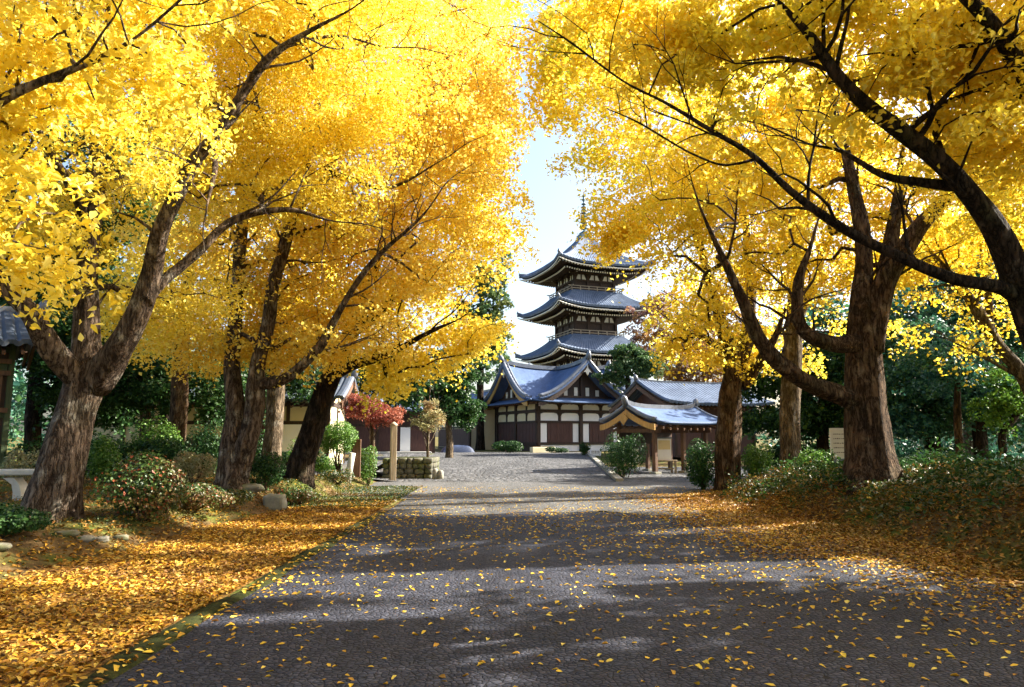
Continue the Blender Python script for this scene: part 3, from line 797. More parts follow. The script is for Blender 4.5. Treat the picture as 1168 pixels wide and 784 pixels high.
tree('avenue_tree', 'straight trunk with a sunlit right edge between the corner tree and the notice board', 'tree', AV, (900, 21),
     [[(900, 540, 21, 0.306), (901, 490, 21, 0.288), (903, 430, 21, 0.279), (906, 370, 21, 0.243), (910, 300, 21, 0.198), (905, 220, 21, 0.135), (895, 140, 21, 0.054)],
      [(907, 370, 21, .16), (930, 320, 21, .13), (950, 260, 21.3, .08), (965, 200, 21.6, .04)]],
     [(905, 300, 21.5, 2.0, 1.8, 1.8, 70), (960, 350, 21, 1.6, 1.6, 1.0, 34), (910, 180, 21, 2.6, 2.4, 2.4, 110), (880, 60, 21, 3, 2.6, 2.2, 90)],
     M['leaf_lemon'], M['bark_pale'], leaf=.12, per=120, Rs=(.5, .9), seed=24, fine=False, flare=.4)
tree('background_tree', 'pale-limbed half-bare tree leaning left behind the right-edge tree, with thin yellow leaves', 'tree', 'trees behind the right bank', (1190, 17),
     [[(1192, 520, 17, .24), (1185, 470, 17, .20), (1165, 425, 17, .17), (1136, 392, 17, .15), (1112, 350, 17, .13), (1085, 315, 17, .09), (1060, 285, 17, .05)],
      [(1130, 385, 17, .10), (1128, 345, 17.2, .09), (1122, 300, 17.4, .06)],
      [(1165, 430, 17, .05), (1120, 408, 16.8, .035), (1085, 390, 16.6, .015)]],
     [(1095, 360, 17, 1.3, 1.2, .9, 16), (1060, 310, 17.5, 1.2, 1.2, .9, 20), (1140, 290, 17.6, 1.5, 1.2, 1.0, 34), (1090, 260, 18, 2.0, 1.2, 1.0, 34)],
     M['leaf_lemon'], M['bark_pale'], leaf=.10, per=60, Rs=(.4, .7), seed=25, fine=False, shade=False, flare=.3)
for sx, lab in ((-1, 'unseen yellow tree added behind the viewpoint on the left verge to dim the road'), (1, 'unseen yellow tree added behind the viewpoint on the right bank to dim the road')):  # both added out of view, their crowns keep sky light off the road
    X = 7.6 * sx
    tree('avenue_tree', lab, 'tree', AV, (X, (-5.0, 0)),
         [[(X, None, (-5, 0), .45), (X * .97, None, (-5, 2.2), .38), (X * .9, None, (-4.8, 5), .3), (X * .8, None, (-4.6, 9), .1)],
          [(X * .94, None, (-4.9, 3.4), .25), (X * .6, None, (-3.6, 6), .16), (X * .2, None, (-2, 8), .06)]],
         [(X * .65, None, (-4.5, 8.5), 4.2, 4.0, 2.2, 150), (X * .2, None, (-2.5, 10), 3.2, 3.2, 1.5, 90)],
         M['leaf_gold'], M['bark_brown'], leaf=.19, per=130, Rs=(.6, 1.0), seed=70 + sx, fine=False)
# ------------------------------------------------------------------ background trees
def bg_tree(name, label, group, px, Y, stem_r, stem_pts, blobs, lm, bark, leaf=.16, per=90, Rs=(.45, .85), seed=1, **k):
    return tree(name, label, 'tree', group, (px, Y), [[(px, 530, Y, stem_r)] + [(a, b, Y, r) for a, b, r in stem_pts]], blobs, lm, bark,
                leaf=leaf, per=per, Rs=Rs, seed=seed, fine=False, shade=k.pop('shade', False), sides=12, flare=.3, **k)
EV = 'evergreens behind the avenue'
bg_tree('evergreen_tree', 'tall loose evergreen standing left of the pagoda roofs against the sky', EV, 548, 62, .35, [(548, 420, .3), (550, 340, .2), (556, 290, .1)],
        [(558, 318, 62, 2.0, 2, 2.3, 34), (545, 360, 62, 2.6, 2.2, 1.8, 34), (560, 385, 62, 1.6, 2, 1.6, 22), (545, 415, 62, 2.6, 2, 2, 30)], M['leaf_pine'], M['bark_dark'], leaf=.28, per=110, Rs=(.6, 1.1), seed=31)
bg_tree('evergreen_tree', 'dense rounded evergreen between the sapling and the temple hall', EV, 513, 44, .22, [(512, 480, .2), (512, 440, .15)],
        [(515, 420, 44, 1.9, 2, 1.7, 45), (505, 455, 44, 1.7, 1.8, 1.4, 40), (535, 462, 44, 1.1, 1.4, .9, 20)], M['leaf_dark'], M['bark_pale'], leaf=.2, per=130, Rs=(.4, .75), seed=32)
bg_tree('maple_tree', 'low spreading scarlet maple beyond the clipped round tree', 'small coloured trees by the forecourt', 425, 33, .12, [(425, 500, .11), (424, 480, .08), (420, 465, .04)],
        [(430, 468, 33, 1.0, 1.0, .50, 34), (408, 462, 33, .6, .8, .55, 16), (447, 474, 33, .5, .7, .3, 12), (415, 458, 33, .4, .6, .25, 8)], M['leaf_red'], M['bark_brown'], leaf=.10, per=110, Rs=(.25, .45), seed=33)
bg_tree('sapling_tree', 'sparse beige-green sapling growing above the low stone retaining wall', 'small coloured trees by the forecourt', 489, 30, .07, [(488, 500, .06), (489, 480, .04), (490, 460, .02)],
        [(489, 480, 30, .75, .7, .55, 30), (492, 462, 30, .4, .5, .35, 12), (480, 496, 30, .55, .5, .25, 12)], M['leaf_sage'], M['bark_pale'], leaf=.08, per=60, Rs=(.18, .32), seed=34)
bg_tree('pine_tree', 'bright green pine clump in front of the right side of the pagoda', EV, 716, 50, .2, [(716, 470, .18), (716, 430, .15), (720, 400, .08)],
        [(722, 405, 50, 1.5, 1.4, .8, 32), (706, 425, 50, 1.2, 1.2, .7, 24), (740, 420, 50, 1.0, 1, .6, 18)], M['leaf_pine'], M['bark_dark'], leaf=.22, per=130, Rs=(.4, .7), seed=35)
bg_tree('background_tree', 'purple-brown bare-looking tree behind the tiled roof, right of the pagoda', 'trees behind the right bank', 775, 62, .3, [(775, 450, .28), (775, 390, .2), (770, 340, .08)],
        [(765, 360, 62, 3.2, 2.5, 2.4, 50), (790, 405, 62, 3.0, 2.5, 2.2, 45), (740, 390, 62, 2, 2, 2, 25), (820, 370, 62, 3.2, 2.5, 2.6, 40), (800, 420, 60, 4.0, 2, 1.8, 70)], M['leaf_russet'], M['bark_dark'], leaf=.24, per=80, Rs=(.6, 1.0), seed=36)
bg_tree('evergreen_tree', 'tall dark evergreen filling the gap right of the buttressed trunk', EV, 1062, 27, .3, [(1062, 470, .28), (1062, 400, .2), (1062, 330, .1)],
        [(1060, 360, 27, 2.4, 2, 1.8, 60), (1035, 420, 27, 2.0, 2, 1.6, 50), (1090, 430, 27, 2.2, 2, 1.6, 50), (1070, 480, 27, 2.4, 1.6, 1.0, 45), (1025, 480, 27, 1.2, 1.4, 1.0, 24)], M['leaf_teal'], M['bark_dark'], leaf=.16, per=130, seed=37)
bg_tree('evergreen_tree', 'teal-green evergreen at the right edge behind the leaning pale tree', EV, 1117, 25, .24, [(1117, 480, .22), (1118, 430, .2), (1116, 370, .1)],
        [(1150, 390, 25, 2.0, 2, 2.0, 50), (1130, 450, 25, 1.6, 1.6, 1.0, 30), (1185, 450, 25, 2.0, 2, 1.8, 45), (1175, 330, 25, 2, 2, 2, 40), (1120, 340, 25.5, 1.6, 1.6, 1.4, 30)], M['leaf_teal'], M['bark_dark'], leaf=.15, per=130, seed=38)
bg_tree('evergreen_tree', 'slender red-brown stemmed evergreen between the right trees', EV, 1093, 22, .13, [(1093, 490, .12), (1092, 450, .10), (1094, 400, .05)],
        [(1093, 420, 22, 1.5, 1.3, .6, 22), (1080, 385, 22, 1.2, 1.2, .7, 18)], M['leaf_teal'], M['bark_brown'], leaf=.13, per=110, seed=39)
bg_tree('background_tree', 'young yellow-green tree lit by the sun at the far right', 'trees behind the right bank', 1150, 21, .11, [(1143, 500, .11), (1160, 470, .09), (1150, 440, .05)],
        [(1150, 445, 21, .8, .8, .8, 22), (1135, 470, 21, .6, .7, .5, 12)], M['leaf_green'], M['bark_dark'], leaf=.11, per=100, Rs=(.3, .5), seed=40)
bg_tree('evergreen_tree', 'dark evergreen with orange-flecked leaves behind the notice board', EV, 938, 29, .25, [(938, 480, .22), (940, 420, .12)],
        [(935, 440, 29, 2.0, 1.8, 1.9, 60), (890, 450, 29, 1.8, 1.8, 1.8, 50), (945, 490, 29, 1.6, 1.6, .9, 30), (870, 490, 29, 1.4, 1.4, 1.0, 26), (965, 400, 29, 1.6, 1.6, 1.6, 30)], M['leaf_dark'], M['bark_dark'], leaf=.17, per=120, seed=41)
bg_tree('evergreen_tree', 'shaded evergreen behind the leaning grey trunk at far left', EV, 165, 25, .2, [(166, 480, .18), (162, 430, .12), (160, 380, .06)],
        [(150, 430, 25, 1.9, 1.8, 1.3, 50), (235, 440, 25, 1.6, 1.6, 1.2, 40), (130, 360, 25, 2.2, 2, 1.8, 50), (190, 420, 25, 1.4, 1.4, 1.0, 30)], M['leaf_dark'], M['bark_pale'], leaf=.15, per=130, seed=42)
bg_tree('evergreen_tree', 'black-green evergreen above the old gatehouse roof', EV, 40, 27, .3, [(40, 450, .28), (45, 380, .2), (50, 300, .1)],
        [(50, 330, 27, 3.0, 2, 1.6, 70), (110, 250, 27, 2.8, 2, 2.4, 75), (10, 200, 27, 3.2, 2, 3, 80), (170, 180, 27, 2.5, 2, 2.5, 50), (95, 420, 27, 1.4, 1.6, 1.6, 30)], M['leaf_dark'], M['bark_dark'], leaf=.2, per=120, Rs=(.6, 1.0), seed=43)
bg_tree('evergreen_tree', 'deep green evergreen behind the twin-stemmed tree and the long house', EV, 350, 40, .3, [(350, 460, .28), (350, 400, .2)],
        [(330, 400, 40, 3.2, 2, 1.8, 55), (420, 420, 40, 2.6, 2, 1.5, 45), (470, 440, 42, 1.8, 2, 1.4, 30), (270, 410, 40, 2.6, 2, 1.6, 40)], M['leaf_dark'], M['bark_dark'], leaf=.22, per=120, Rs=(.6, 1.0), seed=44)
bg_tree('background_tree', 'broad sunny yellow tree far behind the right-edge boughs, above the dark evergreens', 'trees behind the right bank', 1105, 31, .3, [(1105, 440, .28), (1105, 360, .22), (1105, 280, .12)],
        [(1110, 280, 31, 4.2, 2, 1.7, 110), (1040, 300, 31, 2.5, 2, 1.4, 50), (1180, 300, 31, 3, 2, 2, 60)], M['leaf_lemon'], M['bark_pale'], leaf=.18, per=110, Rs=(.6, 1.0), seed=45)
bg_tree('evergreen_tree', 'unseen evergreen added on the slope beyond the right edge to shade the road and bank', EV, 1900, 9, .28, [(1900, 300, .24), (1900, 0, .1)],  # added out of frame to cast shade on the road and bank
        [(1900, 150, 9, 2.6, 2.4, 2.6, 80), (1800, -80, 9, 2.2, 2.4, 1.6, 40)], M['leaf_dark'], M['bark_dark'], leaf=.2, per=110, seed=46, shade=True)
bg_tree('evergreen_tree', 'unseen evergreen added on the slope beyond the right edge, behind the buttressed tree, for shade', EV, 1450, 14, .28, [(1450, 400, .24), (1450, 150, .1)],  # added out of frame, its high crown shades road and left verge
        [(1450, 260, 14, 2.6, 2.4, 2.6, 80), (1430, 90, 14, 2.2, 2.2, 1.6, 40), (1420, -170, 12.6, 2.6, 2.2, 2.2, 55), (1290, -150, 16.5, 2.8, 2.4, 2.4, 50)], M['leaf_dark'], M['bark_dark'], leaf=.2, per=110, seed=47, shade=True)
bg_tree('evergreen_tree', 'dark evergreen over the roof of the long cream house', EV, 190, 30, .25, [(190, 470, .22), (192, 420, .14)],
        [(180, 425, 31, 2.4, 1.6, 1.3, 50), (270, 430, 31, 2.2, 1.6, 1.0, 40), (110, 440, 28, 2.0, 1.6, 1.6, 50), (345, 430, 31.5, 1.6, 1.4, .8, 24), (75, 400, 26, 1.4, 1.4, 1.6, 30)], M['leaf_dark'], M['bark_dark'], leaf=.17, per=130, seed=48)
# far-off wood closing the view on both sides
def far_wood():
    rg = np.random.default_rng(90)
    C = []
    for k in range(680):
        if k % 2: x = rg.uniform(18, 75); y = rg.uniform(36, 60)
        else: x = rg.uniform(-75, -22); y = rg.uniform(46, 70)
        C.append((x, y, rg.uniform(.6, 10.5)))
    C = np.array(C)
    P, Nn, sz = spray_leaves(C, rg.uniform(1.2, 2.2, len(C)), 110, .42, .5, False, rg, None, .3, .3)
    V, F = leaves(P, Nn, sz, False, rg)
    tag(link_np('far_wood', V, F, M['leaf_teal']), 'dark far-off evergreen wood closing the view behind the trees', 'wood', kind='stuff')
far_wood()

# ------------------------------------------------------------------ shrubs and ground cover
def shrub(name, label, group, px, Y, rx, ry, h, lm, leaf=.06, n=2500, seed=1, lumps=7, dz=0.0, trunk_h=0.0, x=None):
    rg = np.random.default_rng(seed)
    X = gx(px, Y) if x is None else x
    z = hz(X, Y) + dz
    root = empty(name, (X, Y, z), 0, label, 'shrub', group)
    lc = np.stack([rg.uniform(-.6, .6, lumps) * rx, rg.uniform(-.6, .6, lumps) * ry, rg.uniform(.35, .72, lumps) * h + trunk_h], 1)
    lr = np.stack([rg.uniform(.38, .6, lumps) * rx, rg.uniform(.38, .6, lumps) * ry, rg.uniform(.28, .42, lumps) * h], 1)
    lc[0] = (0, 0, .45 * h + trunk_h); lr[0] = (.75 * rx, .75 * ry, .46 * h)
    idx = rg.integers(0, lumps, n)
    e, d = ellipsoid(n, .72, rg)
    P = lc[idx] + e * lr[idx]
    P[:, 2] = np.maximum(P[:, 2], .03 + trunk_h * .8)
    Nn = unit(d * .8 + rg.normal(0, .5, (n, 3)) + np.array([0, 0, .3]))
    V, F = leaves(P, Nn, leaf * rg.uniform(.6, 1.3, n), leaf > .07 and Y < 16, rg)
    link_np('foliage', V, F, lm, root)
    m = MB()
    for k in range(max(4, lumps)):
        t = lc[k % lumps]
        b = Vector((rg.normal(0, .06 if trunk_h else .08 * rx), rg.normal(0, .05), -.05))
        q, rr = spline([(*b, .02 + .02 * (trunk_h > 0)), (*(b * .4 + Vector(t) * .5 + Vector((rg.normal(0, .05), 0, 0))), .014), (*t, .006)], .15)
        m.tube(q, rr, 6, False)
    m.build('stem', M['bark_brown'], root)
    return root
SH = 'shrubs along the left bank'
shrub('shrub', 'large loose shrub with red-flecked leaves right of the leaning grey trunk', SH, 170, 12.6, .95, .7, 1.35, M['leaf_berry'], .065, 5200, 51, 10)
shrub('shrub', 'low red-tinged shrub trailing at the foot of the twin-stemmed tree', SH, 225, 14.4, .9, .6, .55, M['leaf_berry'], .06, 2600, 52)
shrub('shrub', 'dark rounded shrub right of the twin-stemmed tree', SH, 302, 17.6, .55, .5, .95, M['leaf_dark'], .06, 2600, 53)
shrub('shrub', 'small dusky shrub at the base of the leaning dark trunk', SH, 345, 17.8, .75, .5, .42, M['leaf_berry'], .055, 2000, 54)
shrub('shrub', 'low pale-green shrub spreading along the bank edge before the twin-stemmed tree', SH, 262, 15.3, .8, .4, .35, M['leaf_olive'], .05, 1800, 55)
shrub('shrub', 'dark low shrub at the bottom left corner below the grey trunk', SH, 15, 10.2, .75, .5, .42, M['leaf_dark'], .06, 2600, 56)
shrub('shrub', 'fresh green bush growing between the far left trunk and the red-flecked shrub', SH, 122, 19, .55, .5, 1.35, M['leaf_green'], .07, 2400, 57)
shrub('shrub', 'pale variegated bush below the brown board fence', SH, 222, 18.8, .7, .5, .85, M['leaf_sage'], .06, 2400, 58)
shrub('shrub', 'pale-leaved shrub growing beside the left gatehouse', SH, 40, 17, .6, .5, 1.15, M['leaf_sage'], .06, 2200, 60)
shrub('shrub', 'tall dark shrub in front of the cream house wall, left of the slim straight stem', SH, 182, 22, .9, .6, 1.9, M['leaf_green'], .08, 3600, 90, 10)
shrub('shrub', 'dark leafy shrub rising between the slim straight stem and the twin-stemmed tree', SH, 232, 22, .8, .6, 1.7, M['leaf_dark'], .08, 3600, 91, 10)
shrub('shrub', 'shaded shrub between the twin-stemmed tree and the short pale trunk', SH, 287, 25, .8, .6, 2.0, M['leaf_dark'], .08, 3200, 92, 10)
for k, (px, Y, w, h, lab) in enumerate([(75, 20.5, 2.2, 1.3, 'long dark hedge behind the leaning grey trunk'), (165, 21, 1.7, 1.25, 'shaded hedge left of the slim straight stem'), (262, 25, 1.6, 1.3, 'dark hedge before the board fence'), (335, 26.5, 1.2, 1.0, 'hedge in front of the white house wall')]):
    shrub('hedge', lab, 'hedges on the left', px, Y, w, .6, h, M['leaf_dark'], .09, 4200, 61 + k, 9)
TP = 'clipped shrubs by the forecourt'
shrub('clipped_tree', 'round clipped green tree on a bare stem right of the leaning dark trunk', TP, 388, 24, .78, .7, 1.2, M['leaf_green'], .055, 7500, 71, 8, trunk_h=.75)
shrub('shrub', 'bright green clipped shrub behind the short slanted post', TP, 421, 24.6, .42, .42, 1.35, M['leaf_green'], .05, 3200, 72, 8)
shrub('shrub', 'low yellow-green tuft at the left of the short slanted post', TP, 385, 22.4, .6, .4, .45, M['leaf_olive'], .05, 1600, 73)
shrub('shrub', 'green bush behind the leaning dark trunk, against the white wall', TP, 345, 25, .55, .5, 1.6, M['leaf_green'], .07, 2600, 74)
shrub('shrub', 'low clipped bush between the round tree and the rear house', TP, 365, 27, .9, .5, .8, M['leaf_green'], .06, 2400, 75)
shrub('shrub', 'big round blue-green bush left of the pavilion', TP, 709, 29.5, .90, .8, 1.75, M['leaf_dark'], .07, 5200, 76, 10)
shrub('shrub', 'broad bush at the foot of the corner tree, right of the pavilion table', 'shrubs on the right bank', 802, 22.8, .75, .7, 1.75, M['leaf_dark'], .075, 4200, 77, 10)
shrub('shrub', 'green bush right of the corner tree trunk', 'shrubs on the right bank', 862, 22.2, .55, .6, 1.35, M['leaf_green'], .075, 2600, 78, 8)
shrub('shrub', 'sunlit pale green shrub left of the notice board', 'shrubs on the right bank', 928, 18.2, .45, .5, .75, M['leaf_green'], .06, 1800, 79)
shrub('shrub', 'dark low bush beside the hall steps', TP, 582, 52, 1.4, .6, .95, M['leaf_dark'], .12, 1600, 80)
shrub('shrub', 'small ball-shaped bush by the white notice in front of the hall', TP, 666, 47, .42, .4, .95, M['leaf_dark'], .10, 900, 81)
shrub('shrub', 'short strip of clipped hedge at the foot of the hall wall', TP, 633, 51, .9, .35, .45, M['leaf_dark'], .10, 900, 82)
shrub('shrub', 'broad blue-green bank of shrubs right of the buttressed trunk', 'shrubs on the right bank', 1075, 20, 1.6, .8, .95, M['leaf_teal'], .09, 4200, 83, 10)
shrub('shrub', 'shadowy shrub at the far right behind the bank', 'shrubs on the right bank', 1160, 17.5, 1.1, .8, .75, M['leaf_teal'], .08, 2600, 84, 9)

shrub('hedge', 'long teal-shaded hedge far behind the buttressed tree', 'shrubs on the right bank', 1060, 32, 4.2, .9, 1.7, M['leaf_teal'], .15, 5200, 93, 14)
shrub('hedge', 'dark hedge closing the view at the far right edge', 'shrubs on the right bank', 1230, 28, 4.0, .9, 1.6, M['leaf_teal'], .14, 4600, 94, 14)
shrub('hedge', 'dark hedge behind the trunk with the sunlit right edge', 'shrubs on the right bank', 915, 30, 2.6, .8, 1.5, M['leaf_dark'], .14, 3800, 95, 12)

def cover(name, label, x0, x1, y0, y1, n, lm, leaf, hmax, seed, dens=None, flat=.5, fine=True):
    rg = np.random.default_rng(seed)
    x = rg.uniform(x0, x1, n); y = rg.uniform(y0, y1, n)
    if dens is not None:
        k = rg.uniform(size=n) < dens(x, y); x, y = x[k], y[k]
    n = len(x)
    lump = np.clip(.5 + .95 * wob(x * 1.0 + 3, y * 1.0), .08, 1.5)
    z = hgt(x, y) + np.where(np.abs(x + 2.94) < .16, .034, .012) + rg.uniform(0, 1, n) ** .7 * hmax * lump
    P = np.stack([x, y, z], 1)
    Nn = unit(np.array([0, 0, 1.0]) + rg.normal(0, flat, (n, 3)))
    V, F = leaves(P, Nn, leaf * rg.uniform(.55, 1.3, n), fine, rg)
    return tag(link_np(name, V, F, lm), label, 'ground cover' if hmax > .1 else 'fallen leaves', kind='stuff')
def bankfoot(y):
    return np.where(y < 19.3, 5.2 + (19.3 - y) * .125, 5.2 + (y - 19.3) * .6)
cover('ground_cover', 'knee-high green and rusty ground cover over the right bank', 5.0, 13, 5, 25, 62000, M['leaf_olive'], .085, .52, 101,
      lambda x, y: np.clip((x - bankfoot(y) - .25) / .6, 0, 1) * np.where(x > 9.5, .5, 1))
cover('ground_cover', 'taller dark tufts of plants rising in clumps on the right bank', 5.4, 12.5, 6, 24, 26000, M['leaf_dark'], .095, .80, 111,
      lambda x, y: np.clip((x - bankfoot(y) - .35) / .6, 0, 1) * (wob(x * 1.0 + 3, y * 1.0) > .05), .9)
cover('ground_cover', 'low green plants and moss on the left bank under the trees', -14, -5.2, 6, 25, 30000, M['leaf_olive'], .05, .14, 102,
      lambda x, y: np.clip((-6.9 + .08 * y - x) / .5, 0, 1) * np.clip(wob(x * .7, y * .7) * 1.6 + .55, 0, 1))
cover('leaf_litter', 'rusty fallen leaves drifted along the foot of the right bank', 4.2, 9.6, 3, 24, 52000, M['fallen_rust'], .07, .06, 103,
      lambda x, y: np.clip(1.25 - np.abs(x - bankfoot(y) - .55) / 1.5, 0, 1), .35)
cover('leaf_litter', 'golden leaves lying along the mossy strip at the road edge', -3.3, -2.7, 2.6, 16, 2600, M['fallen_gold'], .065, .012, 110, lambda x, y: np.clip(.14 + .3 * wob(x * 2, y), 0, 1), .2)
cover('leaf_litter', 'thick carpet of golden fallen leaves on the left verge', -6.6, -3.05, 2.5, 19, 40000, M['fallen_gold'], .07, .035, 104,
      lambda x, y: np.clip((x - (-6.9 + .08 * y)) / .5, .15, 1) * np.clip(1.25 - (y - 12) / 9, .2, 1), .28)
cover('leaf_litter', 'brown fallen leaves lying on the left bank among the roots', -13, -5.9, 5, 22, 12000, M['fallen_rust'], .065, .04, 105, None, .4)
cover('leaf_litter', 'scattered yellow leaves lying singly on the dark road', -2.95, 6, 2.8, 24, 21000, M['fallen_sparse'], .062, .012, 106,
      lambda x, y: np.clip(.16 + .05 * (y - 5) + .25 * np.clip(wob(x * .5, y * .35), 0, 1) + .8 * np.exp(-np.abs(x + 2.9) / .5) + .10 * np.clip(x, 0, 4), 0, 1) * np.where(y > 17, .25, .62), .16)
cover('leaf_litter', 'orange and gold leaves gathered along the right side of the road', 2.4, 6.4, 4, 21, 34000, M['fallen_gold'], .068, .02, 107,
      lambda x, y: np.clip((x - 2.9 - .9 * (y < 10) - .25 * wob(x, y * .6)) / 1.5, 0, 1) ** 1.3 * np.clip((y - 5.5) / 5, .05, 1), .2)
cover('grass', 'short sunlit grass on the flat verge before the leaning dark trunk', -7, -3.0, 17, 24, 14000, M['leaf_olive'], .05, .05, 108, None, .7, False)

exec_later = []
# ------------------------------------------------------------------ buildings
def roof_profile(t, p=1.55):
    return (1 - t) ** p

# --- pagoda
PG = (9.2, 86.2)
pg = empty('pagoda', (*PG, .5), R(20), 'dark timber pagoda with stacked upswept tiled roofs and a ringed spire, behind the hall', 'pagoda')
MB().box(-4.6, 4.6, -4.6, 4.6, -.5, .9).build('base', M['stone'], pg, bevel=.05)
def pagoda_tier(zc, we, wi, ztop, body_w, zb0, balcony=True):
    """zc corner eave height, we eave half width, wi roof top half width, body from zb0 to the eaves"""
    up = .62; zm = zc - up
    n = 96; rows = 9
    m = MB()
    for s in range(4):
        Rm = Matrix.Rotation(s * math.pi / 2, 3, 'Z')
        P = []
        for j in range(rows):
            v = j / (rows - 1)
            row = []
            for i in range(n + 1):
                u = -1 + 2 * i / n
                hw = wi + (we - wi) * v + .32 * abs(u) ** 4 * v * v
                rib = (.055 if i % 3 == 1 else 0) if 0 < i < n else 0
                z = zm + (ztop - zm) * (1 - v) ** 1.45 + up * abs(u) ** 3.2 * v ** 1.6 + rib
                row.append(Rm @ Vector((u * hw, -hw, z)))
            P.append(row)
        m.grid(P, False)
    rf = m.build('roof', M['tile_roof'], pg, solid=.26)
    m = MB(); e = MB(); rm = MB(); rt = MB()
    for s in range(4):
        Rm = Matrix.Rotation(s * math.pi / 2, 3, 'Z')
        for t_ in (m, e): t_.mark()
        hip = []
        for j in range(10):
            v = j / 9; hw = wi + (we - wi) * v + .32 * v * v
            hip.append(Rm @ Vector((-hw, -hw, zm + (ztop - zm) * (1 - v) ** 1.45 + up * v ** 1.6 + .10)))
        m.tube(hip, [.17] * 10, 8)
        m.tube([hip[-2] + Vector((0, 0, .1)), hip[-1] + Vector((0, 0, .35)), hip[-1] + Vector((0, 0, .62))], [.2, .17, .05], 8)
        row0, row1 = [], []
        for i in range(49):
            u = -1 + 2 * i / 48
            hw = we + .32 * abs(u) ** 4 - .05
            z = zm + up * abs(u) ** 3.2 - .17
            row0.append(Rm @ Vector((u * hw, -hw, z))); row1.append(Rm @ Vector((u * hw, -hw, z - .13)))
        e.grid([row0, row1], True)
        nr = int(2 * we / .40)
        for tier, (outf, drop) in enumerate(((.97, .26), (.80, .60))):
            for i in range(nr + 1):
                u = -.95 + 1.9 * i / nr
                x1 = u * we * outf; yo = -we * outf
                zz = zm + up * abs(u) ** 3.2 * outf ** 2 - drop
                xi = x1 if abs(x1) < body_w / 2 else math.copysign(body_w / 2 + (abs(x1) - body_w / 2) * .75, x1)
                yi = -max(body_w / 2, abs(xi) * .98)
                if abs(yi) > abs(yo) - .2: continue
                p = Rm @ Vector((x1, yo, zz)); q = Rm @ Vector((xi, yi, zz + .42))
                rm.bar(q, p, .13, .16)
                d = (p - q).normalized()
                rt.bar(p, p + d * .05, .15, .18)
    m.build('hip_ridge', M['tile_ridge'], rf)
    e.build('eave_board', M['eave_white'], rf, solid=.05)
    tag(rm.build('rafter_row', M['dark_wood'], rf), kind='stuff')
    tag(rt.build('rafter_tip_row', M['eave_white'], rf), kind='stuff')
    # soffit
    m = MB()
    for s in range(4):
        Rm = Matrix.Rotation(s * math.pi / 2, 3, 'Z')
        P = []
        for j in range(4):
            v = j / 3
            row = []
            for i in range(25):
                u = -1 + 2 * i / 24
                hw = body_w / 2 - .1 + (we * .96 - body_w / 2 + .1) * v
                row.append(Rm @ Vector((u * hw, -hw, zm + up * abs(u) ** 3.2 * v ** 2 - .22 + .55 * (1 - v))))
            P.append(row)
        m.grid(P, False)
    m.build('soffit', M['dark_wood'], rf)
    # body
    b = body_w / 2
    bd = empty('storey', (0, 0, 0)); bd.parent = pg
    zt = zm + .1
    MB().box(-b + .12, b - .12, -b + .12, b - .12, zb0, zt + .3).build('wall', M['dark_wood'], bd)
    m = MB(); w = MB(); k_ = MB(); kt = MB()
    for s in range(4):
        T = Matrix.Rotation(s * math.pi / 2, 4, 'Z')
        m.mark()
        for i in range(4):
            x = -b + 2 * b * i / 3
            m.box(x - .15, x + .15, -b - .04, -b + .2, zb0, zt - .1, T)
        for zz in (zb0 + .1, zt - 1.45, zt - .60):
            m.box(-b - .1, b + .1, -b - .10, -b + .1, zz, zz + .2, T)
        for i in range(3):
            x = -b + 2 * b * (i + .5) / 3
            w.mark(); b2 = len(w.v)
            w.v += [tuple(T @ Vector(p)) for p in ((x - .68, -b + .06, zt - 1.22), (x + .68, -b + .06, zt - 1.22), (x + .40, -b + .06, zt - .62), (x - .40, -b + .06, zt - .62))]
            w.f.append((b2, b2 + 1, b2 + 2, b2 + 3)); w.smooth.append(False)
            m.bar(T @ Vector((x, -b + .03, zt - 1.22)), T @ Vector((x, -b + .03, zt - .62)), .14, .10)
        # bracket sets: three stepped arms over each pillar
        for i in range(4):
            x = -b + 2 * b * i / 3
            k_.mark(); kt.mark()
            for st in range(3):
                y = -b - .32 * (st + 1)
                k_.box(x - .13, x + .13, y, -b + .1, zt - .75 + .26 * st, zt - .55 + .26 * st, T)
                k_.box(x - .45, x + .45, y - .02, y + .18, zt - .55 + .26 * st, zt - .42 + .26 * st, T)
                if st: kt.mark().box(x - .09, x + .09, y - .05, y - .005, zt - .73 + .26 * st, zt - .58 + .26 * st, T)
    m.build('frame', M['dark_wood'], bd)
    w.build('plaster_panel', M['plaster'], bd)
    k_.build('bracket', M['dark_wood'], bd)
    kt.build('bracket_tip', M['eave_white'], bd)
    if balcony:
        g = b + .75
        MB().box(-g, g, -g, g, zb0 - .1, zb0 + .08).build('balcony_floor', M['dark_wood'], bd)
        m = MB(); wl = MB()
        for s in range(4):
            T = Matrix.Rotation(s * math.pi / 2, 4, 'Z')
            m.mark(); wl.mark()
            for i in range(7):
                x = -g + .08 + (2 * g - .16) * i / 6
                m.box(x - .05, x + .05, -g + .03, -g + .13, zb0 + .08, zb0 + .85, T)
            for zz, ex in ((.28, 0), (.55, 0), (.85, .35)):
                m.box(-g - ex, g + ex, -g + .04, -g + .12, zb0 + zz, zb0 + zz + .09, T)
            wl.box(-g + .02, g - .02, -g + .0, -g + .02, zb0 - .06, zb0 + .03, T)
        m.build('railing', M['grey_wood'], bd)
        wl.build('balcony_edge', M['eave_white'], bd)
pagoda_tier(6.9, 6.9, 3.5, 8.4, 6.4, .4, False)
pagoda_tier(11.35, 6.5, 3.3, 13.1, 5.9, 8.0)
pagoda_tier(16.75, 6.3, 3.2, 18.5, 5.6, 12.9)
pagoda_tier(21.9, 6.1, .35, 26.2, 5.4, 18.3)
m = MB()
m.box(-.75, .75, -.75, .75, 25.9, 26.6)
